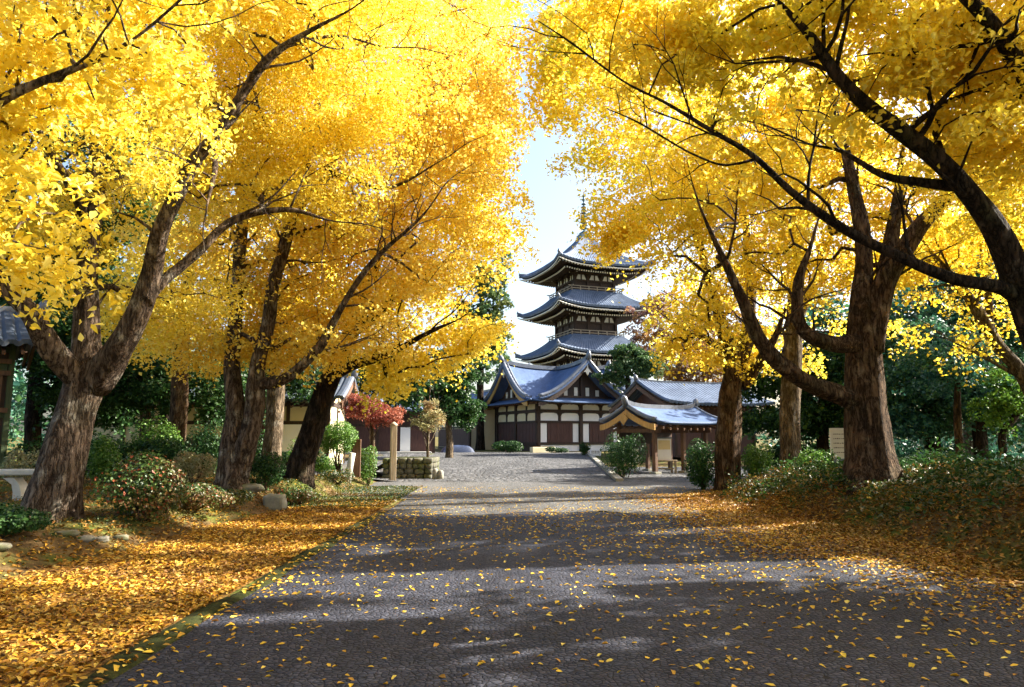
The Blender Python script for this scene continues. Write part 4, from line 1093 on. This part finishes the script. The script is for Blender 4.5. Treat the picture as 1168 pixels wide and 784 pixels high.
prof = [(.55, 26.6), (.7, 26.8), (.35, 27.05), (.12, 27.2)]
for k in range(9):
    z = 27.35 + k * .40; r = .55 - .03 * k
    prof += [(.09, z), (r, z + .10), (r, z + .2), (.09, z + .3)]
prof += [(.08, 31.0), (.26, 31.25), (.08, 31.5), (.2, 31.7), (.01, 32.1)]
m.lathe(prof, (0, 0, 0), 14)
m.build('spire', M['bronze'], pg)

# --- temple hall with crossed gables
hall_yaw = R(25)
HC = (3.97, 61.3)
hall = empty('temple_hall', (*HC, .5), hall_yaw, 'white-panelled temple hall with crossed curved gables and a blue-grey roof, below the pagoda', 'temple')
ZE, ZR = 4.15, 7.0
def hall_f(d, e):
    t = min(d / 4.5, 1)
    return ZE - .5 + (ZR - ZE + .5) * (1 - t) ** 1.55 + .42 * (abs(e) / 5.3) ** 3 + (.25 * t * (abs(e) / 5.3) ** 2)
def hall_z(x, y):
    a, b = hall_f(abs(x), y), hall_f(abs(y), x)
    k = .35
    h = max(k - abs(a - b), 0) / k
    return max(a, b) + h * h * k * .25
def half_roof():
    m = MB(); n = 84
    cs = np.linspace(-5.3, 5.3, n + 1)
    idx = {}
    for i, x in enumerate(cs):
        for j, y in enumerate(cs):
            if min(abs(x), abs(y)) <= 4.56:
                idx[i, j] = len(m.v); m.v.append((x, y, hall_z(x, y)))
    for i in range(n):
        for j in range(n):
            q = [(i, j), (i + 1, j), (i + 1, j + 1), (i, j + 1)]
            if all(k in idx for k in q):
                m.f.append(tuple(idx[k] for k in q)); m.smooth.append(True)
    return m
hr = half_roof().build('roof', M['copper_roof'], hall, solid=.22)
m = MB()
for s in range(4):
    T = Matrix.Rotation(s * math.pi / 2, 3, 'Z')
    pts = [T @ Vector((0, -y, hall_f(0, y) + .16)) for y in np.linspace(0, 5.3, 12)]
    for i in range(11): m.bar(pts[i], pts[i + 1] + (pts[i + 1] - pts[i]) * .02, .28, .32)
    m.tube([T @ Vector((0, -5.3, hall_f(0, 5.3) + .1)), T @ Vector((0, -5.42, hall_f(0, 5.3) + .45)), T @ Vector((0, -5.5, hall_f(0, 5.3) + .75))], [.25, .21, .05], 8)
m.build('ridge', M['tile_ridge'], hr)
vt = MB(); bb = MB(); bd_ = MB(); gg = MB()
for s in range(4):
    T = Matrix.Rotation(s * math.pi / 2, 3, 'Z')
    for sg in (-1, 1):
        for t_ in (vt, bb, bd_): t_.mark()
        ds = np.linspace(0.05, 4.5, 18)
        pts = [T @ Vector((sg * d, -5.22, hall_f(d, 5.22) + .10)) for d in ds]
        vt.tube(pts, [.15] * 18, 8)
        pts2 = [T @ Vector((sg * d, -4.85, hall_f(d, 4.9) + .08)) for d in ds]
        vt.tube(pts2, [.10] * 18, 6)
        for d in np.linspace(.3, 4.4, 14):                # round end tiles along the verge
            c = T @ Vector((sg * d, -5.34, hall_f(d, 5.2) + .02)); c2 = T @ Vector((sg * d, -5.05, hall_f(d, 5.2) + .06))
            vt.tube([c, c2], [.11, .11], 8)
        up_ = [T @ Vector((sg * d, -5.12, hall_f(d, 5.12) - .24)) for d in ds]
        lo_ = [T @ Vector((sg * d, -5.12, hall_f(d, 5.12) - .24 - .34 - .12 * d / 4.5)) for d in ds]
        (bd_ if s in (0, 1) else bb).grid([up_, lo_] if (sg > 0) else [lo_, up_], False)
    z0 = hall_f(0, 5.12)
    gg.mark(); b = len(gg.v)
    for y in (-5.2, -5.12):
        gg.v += [tuple(T @ Vector(p)) for p in ((0, y, z0 - .35), (-.55, y, z0 - .72), (-.42, y, z0 - 1.02), (-.18, y, z0 - .95), (0, y, z0 - 1.25), (.18, y, z0 - .95), (.42, y, z0 - 1.02), (.55, y, z0 - .72))]
    gg.f += [tuple(range(b, b + 8)), tuple(range(b + 15, b + 7, -1))] + [(b + i, b + i + 8, b + (i + 1) % 8 + 8, b + (i + 1) % 8) for i in range(8)]
    gg.smooth += [False] * 10
vt.build('verge_tile_row', M['tile_ridge'], hr)
bb.build('bargeboard', M['gold_wood'], hr, solid=.09)
bd_.build('bargeboard', M['dark_wood'], hr, solid=.09)
gg.build('gable_ornament', M['eave_white'], hr)
# gable walls: dark board with pale strips and a lattice
m = MB(); st_ = MB()
for s in range(4):
    T4 = Matrix.Rotation(s * math.pi / 2, 4, 'Z')
    poly = [(-3.6, ZE - .1)] + [(d, hall_f(abs(d), 4.2) - .3) for d in np.linspace(-3.6, 3.6, 15)] + [(3.6, ZE - .1)]
    mm = MB().prism(poly, -4.15, -4.05)
    m.mark(); b = len(m.v); m.v += [tuple(T4 @ Vector(p)) for p in mm.v]; m.f += [tuple(b + i for i in f) for f in mm.f]; m.smooth += mm.smooth
    for x in (-1.5, -.55, .55, 1.5):
        st_.mark().box(x - .16, x + .16, -4.2, -4.16, ZE + .35, ZE + 1.15 - abs(x) * .2, T4)
    m.box(-3.4, 3.4, -4.3, -4.16, ZE + .1, ZE + .32, T4)
    m.box(-.14, .14, -4.28, -4.16, ZE + .32, ZE + 1.9, T4)
m.build('gable_wall', M['dark_wood'], hall)
st_.build('gable_panel', M['eave_white'], hall)
# pent roofs below the gables
m = MB()
for s in range(4):
    T4 = Matrix.Rotation(s * math.pi / 2, 4, 'Z')
    m.mark()
    P = [[T4 @ Vector((x * (1 if j == 0 else 1.0), -4.15 - 1.1 * j / 3, ZE + .10 - .42 * (j / 3) ** .8 + .18 * abs(x / 5.1) ** 4)) for x in np.linspace(-4.15 - 1.0 * j / 3, 4.15 + 1.0 * j / 3, 15)] for j in range(4)]
    m.grid(P, True)
m.build('pent_roof', M['copper_roof'], hall, solid=.12)
# walls
m = MB(); wp = MB(); cp = MB(); dr = MB(); bm = MB()
MB().box(-3.9, 3.9, -3.9, 3.9, 0, ZE).build('wall', M['dark_wood'], hall)
for s in range(4):
    T = Matrix.Rotation(s * math.pi / 2, 4, 'Z')
    bm.mark()
    pan = wp if s in (0, 1) else cp
    for x in (-3.92, 0, 3.92):
        bm.box(x - .15, x + .15, -4.1, -3.8, -.1, ZE + .1, T)
    for x in (-1.96, 1.96):
        bm.box(x - .08, x + .08, -4.02, -3.85, 2.35, ZE - .1, T)
    for z0, z1 in ((0.55, .72), (2.28, 2.46), (3.12, 3.36), (ZE - .32, ZE + .1)):
        bm.box(-4.2, 4.2, -4.06, -3.85, z0, z1, T)
    for x in (-3.92, -1.96, 0, 1.96):
        for z0, z1 in ((2.46, 3.12), (3.36, ZE - .32)):
            xa, xb = x + .15, x + 1.80
            pan.mark(); b = len(pan.v)
            prof = [(xa, z0), (xb, z0), (xb, z1 - .28), (xb - .12, z1 - .08), (xb - .38, z1 - .02), (xa + .38, z1 - .02), (xa + .12, z1 - .08), (xa, z1 - .28)]
            q = MB().prism(prof, -3.97, -3.90)
            pan.v += [tuple(T @ Vector(p)) for p in q.v]; pan.f += [tuple(b + i for i in f) for f in q.f]; pan.smooth += q.smooth
    for x0 in (-3.77, .15):
        if s in (0, 1):
            pan.mark().box(x0 + .05, x0 + .62, -3.97, -3.9, .74, 2.26, T); pan.mark().box(x0 + 3.03, x0 + 3.55, -3.97, -3.9, .74, 2.26, T)
            pan.mark().box(x0, x0 + 3.6, -3.98, -3.9, 0.02, .53, T)
            xa, xb = x0 + .66, x0 + 2.99
        else:
            xa, xb = x0 + .02, x0 + 3.58
        k = int((xb - xa) / .29); dr.mark()
        for i in range(k):
            a = xa + (xb - xa) * i / k; c = xa + (xb - xa) * (i + 1) / k
            dr.box(a + .008, c - .008, -4.0 - (.012 if i % 2 else 0), -3.9, .74, 2.26, T)
bm.build('timber_frame', M['dark_wood'], hall)
wp.build('plaster_panel', M['plaster'], hall)
cp.build('cream_panel', M['cream'], hall)
dr.build('door', M['door_wood'], hall)
# eave rafters
m = MB()
for s in range(4):
    T = Matrix.Rotation(s * math.pi / 2, 3, 'Z')
    m.mark()
    for i in range(24):
        x = -4.6 + 9.2 * i / 23
        m.bar(T @ Vector((x, -3.9, ZE - .02)), T @ Vector((x, -5.0, ZE - .36)), .10, .12)
m.build('rafter_row', M['brown_wood'], hall)
MB().box(-4.9, 4.9, -4.9, 4.9, -.45, -.02).build('plinth', M['pale_stone'], hall, bevel=.03)

# --- simple gabled building
def gabled(name, label, cat, loc, yaw, L, W, ze, zr, roofm, wallm, ribs=0, over=.8, curve=1.25, framem=None, gold=False):
    """ridge along local x, length L (walls), depth W"""
    o = empty(name, loc, yaw, label, cat)
    hx, hw = L / 2 + over, W / 2 + over
    def zf(t, x): return ze + (zr - ze) * (1 - t) ** curve + .18 * (abs(x) / hx) ** 4
    m = MB()
    n = ribs * 4 if ribs else 30
    for sg in (-1, 1):
        P = []
        for j in range(9):
            t = j / 8
            row = []
            for i in range(n + 1):
                x = -hx + 2 * hx * i / n
                rib = (.075 if i % 4 in (1, 2) else 0) if ribs else 0
                row.append((x, sg * hw * t, zf(t, x) + rib))
            P.append(row)
        m.grid(P if sg < 0 else [r[::-1] for r in P], False if ribs else True)
    rf = m.build('roof', roofm, o, solid=.14)
    m = MB()
    pts = [Vector((x, 0, zf(0, x) + .16)) for x in np.linspace(-hx, hx, 12)]
    for i in range(11): m.bar(pts[i], pts[i + 1] + (pts[i + 1] - pts[i]) * .02, .22, .26)
    for sg in (-1, 1):
        m.tube([(sg * (hx - .05), 0, zf(0, hx) + .05), (sg * (hx + .08), 0, zf(0, hx) + .40), (sg * (hx + .12), 0, zf(0, hx) + .50)], [.17, .14, .04], 8)
        for s2 in (-1, 1):
            m.tube([(sg * (hx - .08), s2 * hw * t, zf(t, hx) + .07) for t in np.linspace(0.02, 1, 9)], [.11] * 9, 8)
    m.build('ridge', M['tile_ridge'], rf)
    m = MB()
    for sg in (-1, 1):
        for s2 in (-1, 1):
            ts = np.linspace(0, 1, 10); m.mark()
            up_ = [(sg * (hx - .04), s2 * hw * t, zf(t, hx) - .15) for t in ts]
            lo_ = [(sg * (hx - .04), s2 * hw * t, zf(t, hx) - .42) for t in ts]
            m.grid([up_, lo_], False)
    m.build('bargeboard', M['gold_wood'] if gold else M['brown_wood'], rf, solid=.07)
    m = MB()
    k = int(2 * hx / .45)
    for s2 in (-1, 1):
        m.mark()
        for i in range(k + 1):
            x = -hx + .15 + (2 * hx - .3) * i / k
            m.bar((x, s2 * W / 2 * .9, zf(.9 * W / 2 / hw, x) - .22), (x, s2 * hw * .985, zf(.985, x) - .20), .08, .10)
    m.build('rafter_row', M['brown_wood'], rf)
    if wallm:
        poly = [(-W / 2, 0), (W / 2, 0)] + [(y, zf(abs(y) / hw, L / 2) - .2) for y in np.linspace(W / 2, -W / 2, 9)]
        q = MB().prism(poly, -L / 2, L / 2)
        q.v = [(y, x, z) for x, y, z in q.v]; q.f = [f[::-1] for f in q.f]
        q.build('wall', wallm, o)
        m = MB()
        zz = zf(W / 2 / hw, 0)
        k = max(3, int(L / 1.8))
        for s2 in (-1, 1):
            for i in range(k + 1):
                x = -L / 2 + L * i / k
                m.box(x - .08, x + .08, s2 * W / 2 - .06, s2 * W / 2 + .06, 0, zz)
            for z in (.0, 1.95, zz - .35):
                m.box(-L / 2 - .05, L / 2 + .05, s2 * W / 2 - .05, s2 * W / 2 + .05, z, z + .16)
        for sx in (-1, 1):
            for y in (-W / 2, 0, W / 2):
                m.box(sx * L / 2 - .06, sx * L / 2 + .06, y - .08, y + .08, 0, zz)
            m.box(sx * L / 2 - .05, sx * L / 2 + .05, -W / 2, W / 2, zz - .3, zz - .1)
        m.build('timber_frame', framem or M['dark_wood'], o)
    return o, zf, hw

# wing joining the hall on the left
wv = Matrix.Rotation(hall_yaw, 3, 'Z') @ Vector((-3.6, 9.5, 0))
wing, _, _ = gabled('temple_wing', 'low shaded wing with a blue-grey roof joining the left rear of the hall', 'building', (HC[0] + wv.x, HC[1] + wv.y, .5), hall_yaw + math.pi / 2, 8.5, 5.0, 3.7, 5.3, M['copper_roof'], M['cream'])
m = MB()
for i in range(14): m.box(-4.1 + i * .585, -4.1 + i * .585 + .56, 2.52, 2.58, .2, 1.9)
m.build('door', M['door_wood'], wing)

# open pavilion
pav, pzf, phw = gabled('pavilion', 'small open timber pavilion with blue-grey roof and gold gable boards, right of the hall', 'pavilion', (7.25, 33.9, 0), R(35), 3.6, 2.4, 2.22, 2.92, M['copper_roof'], None, over=.62, curve=1.5, gold=True)
m = MB()
for x in (-1.75, 0.15, 1.75):
    for y in (-1.15, 1.15):
        MB().box(x - .09, x + .09, y - .09, y + .09, .12, 2.36).build('post', M['brown_wood'], pav, bevel=.015)
        m.mark().box(x - .2, x + .2, y - .2, y + .2, -.1, .12)
m.build('post_base', M['stone'], pav, bevel=.03)
m = MB()
for y in (-1.15, 1.15): m.box(-2.3, 2.3, y - .07, y + .07, 2.18, 2.38)
for x in (-1.75, 0.15, 1.75): m.mark().box(x - .06, x + .06, -1.5, 1.5, 1.88, 2.05)
m.mark().box(-2.3, 2.3, -.07, .07, 2.5, 2.68)
m.build('beam', M['brown_wood'], pav)
g = MB().prism([(-.30, 2.52), (0, 2.74), (.30, 2.52), (.16, 2.38), (0, 2.22), (-.16, 2.38)], 0, .05)
g.v = [(-2.58 + y, x, z) for x, y, z in g.v]
g.build('gable_ornament', M['gold_wood'], pav)
m = MB().box(-1.75, 1.75, 1.05, 1.1, 1.35, 2.0)
m.build('back_board', M['dark_wood'], pav)

gabled('tile_roofed_building', 'long building with a ribbed grey tiled roof rising behind the pavilion', 'building', (12.1, 48.1, .4), R(20), 6.0, 6.0, 3.2, 4.75, M['tile_roof'], M['door_wood'], ribs=30, over=1.0)

# left buildings
gh, zf_, _ = gabled('gatehouse', 'old gatehouse with green-tinged lattice and grey tiled roof at the far left edge', 'building', (-18.5, 20.3, .3), R(40), 6.0, 3.6, 3.95, 5.2, M['tile_dark'], M['dark_wood'], ribs=22, framem=M['green_wood'])
m = MB()
for i in range(34): m.box(-2.9 + i * .171, -2.9 + i * .171 + .07, -1.9, -1.84, 2.2, 3.2)
for z in (2.1, 3.2, 3.55): m.box(-3, 3, -1.94, -1.82, z, z + .14)
m.build('lattice', M['brown_wood'], gh)
m = MB()
for i in range(5): m.box(-2.9 + i * 1.2, -2.9 + i * 1.2 + 1.0, -1.87, -1.82, 3.35, 3.55)
m.build('panel', M['green_wood'], gh)
hs, _, _ = gabled('long_house', 'cream-walled low house behind the left trees', 'building', (-14.2, 34.5, .3), R(4), 11.0, 4.5, 2.9, 4.1, M['tile_dark'], M['cream'], ribs=34)
m = MB()
for i in range(6): m.box(1.1 + i * .28, 1.1 + i * .28 + .265, -2.36, -2.27, .15, 1.95)
m.build('door', M['door_wood'], hs)
MB().box(2.95, 4.9, -2.34, -2.27, .15, 1.95).build('white_wall_panel', M['plaster'], hs)
rh, _, _ = gabled('rear_house', 'dark brown house with a bluish roof behind the scarlet maple', 'building', (-10.0, 52.5, .45), R(10), 8.0, 5.0, 3.0, 4.6, M['tile_roof'], M['door_wood'], ribs=24)
MB().box(1.6, 2.3, -2.6, -2.54, .2, 1.9).build('paper_door', M['plaster'], rh)
MB().box(-3.8, 3.8, -3.3, -2.6, -.3, .18).build('step', M['pale_stone'], rh, bevel=.02)

# board fence in front of the long house
fx, fy = gx(240, 29), 29.0
fe = empty('board_fence', (fx, fy, hz(fx, fy)), R(3), 'brown vertical board fence left of the twin-stemmed tree', 'fence')
m = MB()
for i in range(14): m.box(-1.05 + i * .15, -1.05 + i * .15 + .13, -.02, .02, .1, 1.5 + .03 * (i % 3))
m.build('board_panel', M['door_wood'], fe)
m = MB()
for x in (-1.1, 1.1): MB().box(x - .06, x + .06, -.02, .10, -.1, 1.75).build('post', M['brown_wood'], fe)
MB().box(-1.15, 1.15, .03, .08, .4, .5).box(-1.15, 1.15, .03, .08, 1.25, 1.35).build('rail', M['brown_wood'], fe)

# ------------------------------------------------------------------ small things
def pix_ground(px, Y):
    x = gx(px, Y); return x, Y, hz(x, Y)
# stone bench
x, y, z = pix_ground(8, 15.0)
bn = empty('stone_bench', (x, y, z), R(6), 'pale stone bench on curved legs at the left edge beside the leaning trunk', 'bench')
MB().box(-.75, .75, -.22, .22, .50, .62).build('seat', M['pale_stone'], bn, bevel=.03)
for xx in (-.55, .32):
    m = MB()
    P = [(-.02, 0), (.16, 0), (.15, .2), (.10, .35), (-.02, .50), (-.24, .50), (-.06, .36), (-.02, .2)]
    m.prism([(xx + a, b - .05) for a, b in P], -.16, .16)
    m.build('leg', M['pale_stone'], bn, bevel=.012)
# notice board
x, y, z = pix_ground(957, 17.2)
nb_ = empty('notice_board', (x, y, z), R(-12), 'weathered white notice board on a dark stand left of the buttressed trunk', 'sign')
MB().box(-.18, .18, -.02, .02, .62, 1.26).build('panel', M['paper'], nb_)
fr = MB()
fr.box(-.21, .21, -.03, .03, 1.26, 1.31).box(-.21, .21, -.03, .03, .57, .62).box(-.21, -.18, -.03, .03, .62, 1.26).box(.18, .21, -.03, .03, .62, 1.26)
fr.build('frame', M['eave_white'], nb_)
ik = MB(); rr_ = random.Random(3)
for r_ in range(5):
    zz = 1.16 - r_ * .11
    xx = -.14
    while xx < .13:
        w_ = rr_.uniform(.015, .045)
        ik.box(xx, min(xx + w_, .14), -.0235, -.0215, zz - .008, zz + rr_.uniform(.006, .016)); xx += w_ + rr_.uniform(.006, .014)
ik.build('lettering', M['ink'], nb_)
MB().box(-.15, .15, -.06, .06, -.2, .57).build('stand', M['metal_grey'], nb_)
# tall post and short slanted post
x, y, z = pix_ground(449, 27.0)
tp = empty('wooden_post', (x, y, z), R(20), 'tall pale squared wooden post standing at the forecourt corner', 'post', 'weathered wooden posts')
MB().box(-.11, .11, -.11, .11, -.2, 2.12).build('shaft', M['grey_wood'], tp, bevel=.015)
MB().lathe([(.155, 2.12), (.14, 2.17), (.02, 2.26)], (0, 0, 0), 4).build('cap', M['grey_wood'], tp)
x, y, z = pix_ground(397, 24.0)
sp_ = empty('wooden_post', (x, y, z), 0, 'short weathered post leaning right, with a dark board fixed behind it', 'post', 'weathered wooden posts')
MB().tube([(0, 0, -.2), (.10, 0, .5), (.17, 0, .92)], [.13, .11, .105], 12, True, .06).build('shaft', M['pale_stone'], sp_)
MB().box(.13, .42, .10, .18, .1, 1.38).build('board', M['brown_wood'], sp_, bevel=.01)
# stone block at the verge and little kerb stones
x, y, z = pix_ground(317, 16.6)
tag(MB().blob((x, y, .17), (.24, .20, .19), 3, .22, 16, 12, .45).build('stone_block', M['stone']), 'squarish grey stone block at the corner of the leafy verge', 'stone')
x, y, z = pix_ground(281, 16.9)
tag(MB().blob((x, y, z + .03), (.42, .22, .10), 8, .45, 18, 12, .8).build('mossy_rock', M['mossy_stone']), 'long mossy rock lying left of the squarish stone block', 'stone')
for k, (px, Y, sx, lab) in enumerate([(8, 9.5, .22, 'leaf-strewn edging stone nearest the left edge of the picture'), (86, 10.6, .20, 'flat dark edging stone, leftmost of the row below the leaning trunk'), (107, 10.7, .16, 'pale round-cornered edging stone in the middle of the row below the trunk'), (125, 10.95, .13, 'small grey edging stone at the right of the row below the trunk'), (146, 11.4, .14, 'smallest edging stone, at the far end of the row near the red-flecked shrub')]):
    x, y, z = pix_ground(px, Y)
    o = MB().blob((0, 0, .02), (sx * .8, .08, .05), 10 + k, .45, 14, 10, .75).build('edging_stone', M['stone'] if k in (2, 3) else M['mossy_stone'])
    o.location = (x, y, max(hz(x, y), .0)); o.rotation_euler = (0, 0, R(22))
    tag(o, lab, 'stone', 'edging stones of the left bank')
# retaining wall
x0, x1, yy = gx(437, 28.2), gx(494, 28.2), 28.2
rw = MB()
rg_ = random.Random(5)
for row in range(4):
    xx = x0
    while xx < x1 - .05:
        w_ = min(rg_.uniform(.22, .42), x1 - xx)
        rw.blob((xx + w_ / 2, yy + .2, .1 + row * .21), (w_ / 2 * .99, .25 + rg_.uniform(-.02, .02), .112), rg_.uniform(0, 50), .16, 12, 8, .4)
        xx += w_
for row in range(4):
    yv = yy + .3
    for k in range(5):
        rw.blob((x1 - .16, yv + .2 + k * .42, .1 + row * .21), (.2, .22, .112), rg_.uniform(0, 50), .16, 12, 8, .4)
rw.box(x0 + .04, x1 - .04, yy + .12, yy + .5, 0, .80)
wl_ = rw.build('retaining_wall', M['rubble'])
tag(wl_, 'low dark rubble stone wall beside the forecourt, under the sapling', 'wall')
P = [[(x0 - 1.3 + (x1 - x0 + 1.25) * i / 10, yy + .15 + 3.0 * j / 6, (.80 * min(1, i / 5) ** 1.3) * (1 if j < 5 else .9) + .04) for i in range(11)] for j in range(7)]
tag(MB().grid(P).build('grass_mound', M['moss']), kind='structure')
for k, (px, h, lab) in enumerate([(497, .42, 'squat stone bollard touching the end of the rubble wall'), (503, .36, 'smaller stone bollard right of the rubble wall')]):
    x, y, z = pix_ground(px, 28)
    o = MB().tube([(0, 0, -.1), (0, 0, h * .8), (0, 0, h)], [.13, .12, .07], 12, True, .05, seed=k).build('stone_bollard', M['stone'])
    o.location = (x, y, z); tag(o, lab, 'bollard', 'stone bollards')
# things in front of the hall
x, y, z = pix_ground(619, 52)
pl = empty('planter_box', (x, y, z), hall_yaw, 'yellowish low planter box in front of the hall wall corner', 'planter')
MB().box(-.95, .95, -.25, .25, 0, .42).build('box', M['cream'], pl, bevel=.03)
MB().box(-.88, .88, -.2, .2, .42, .46).build('soil', M['soil'], pl)
x, y, z = pix_ground(679, 46.5)
ns_ = empty('notice_sign', (x, y, z), R(8), 'small white notice on short legs at the right of the hall front', 'sign')
MB().box(-.38, .38, -.02, .02, .12, .50).build('panel', M['sheet_white'], ns_)
ik = MB()
for r_, zz in enumerate((.40, .30)):
    for k in range(5): ik.box(-.28 + k * .115, -.28 + k * .115 + .075, -.024, -.021, zz - .028, zz + .03 - .012 * (k % 2))
ik.build('lettering', M['ink'], ns_)
for sx in (-.3, .3): MB().box(sx - .025, sx + .025, -.02, .02, -.1, .12).build('leg', M['metal_grey'], ns_)
# pavilion furniture
def in_pav(lx, ly):
    v = Matrix.Rotation(R(35), 3, 'Z') @ Vector((lx, ly, 0)); return (7.25 + v.x, 33.9 + v.y, 0)
tb = empty('wooden_table', in_pav(-.85, -.85), R(15), 'plain wooden table under the pavilion roof, holding the white notice case', 'table')
MB().box(-.55, .55, -.25, .25, .56, .62).build('tabletop', M['grey_wood'], tb, bevel=.01)
for sx in (-.48, .48):
    for sy in (-.19, .19): MB().box(sx - .04, sx + .04, sy - .04, sy + .04, 0, .56).build('leg', M['grey_wood'], tb)
MB().box(-.48, .48, -.02, .02, .2, .26).build('stretcher', M['grey_wood'], tb)
v = in_pav(-.80, -.80)
nc = empty('notice_case', (v[0], v[1], .62), R(15), 'white upright case with a tan sheet on top, standing on the pavilion table', 'notice case')
MB().box(-.36, .36, -.06, .06, 0, .98).build('case', M['sheet_white'], nc, bevel=.01)
MB().box(-.30, .30, -.075, -.062, .48, .90).build('sheet', M['manila'], nc)
MB().box(-.40, .40, -.10, .10, .98, 1.04).build('cap', M['metal_grey'], nc)
v = in_pav(-1.35, .55)
nc = empty('notice_case', (v[0], v[1], 0), R(15), 'smaller white leaflet stand behind the front pavilion post', 'notice case')
MB().box(-.2, .2, -.05, .05, .45, 1.15).build('case', M['sheet_white'], nc, bevel=.01)
MB().box(-.04, .04, -.04, .04, 0, .45).build('leg', M['grey_wood'], nc)
# covered stack beside the wing
x, y, z = pix_ground(522, 53)
cv = empty('covered_stack', (x, y, z), R(10), 'low pile under a dark blue sheet between the evergreen and the hall wing', 'tarpaulin')
m = MB()
P = [[(-1.3 + 2.6 * i / 14, -.6 + 1.2 * j / 8, max(0, .55 * (1 - abs(-1 + 2 * i / 14) ** 5) * (1 - abs(-1 + 2 * j / 8) ** 4)) + .06 * noise.noise(Vector((i * .7, j * .7, 0)))) for i in range(15)] for j in range(9)]
m.grid(P); m.build('sheet', M['blue_cloth'], cv)
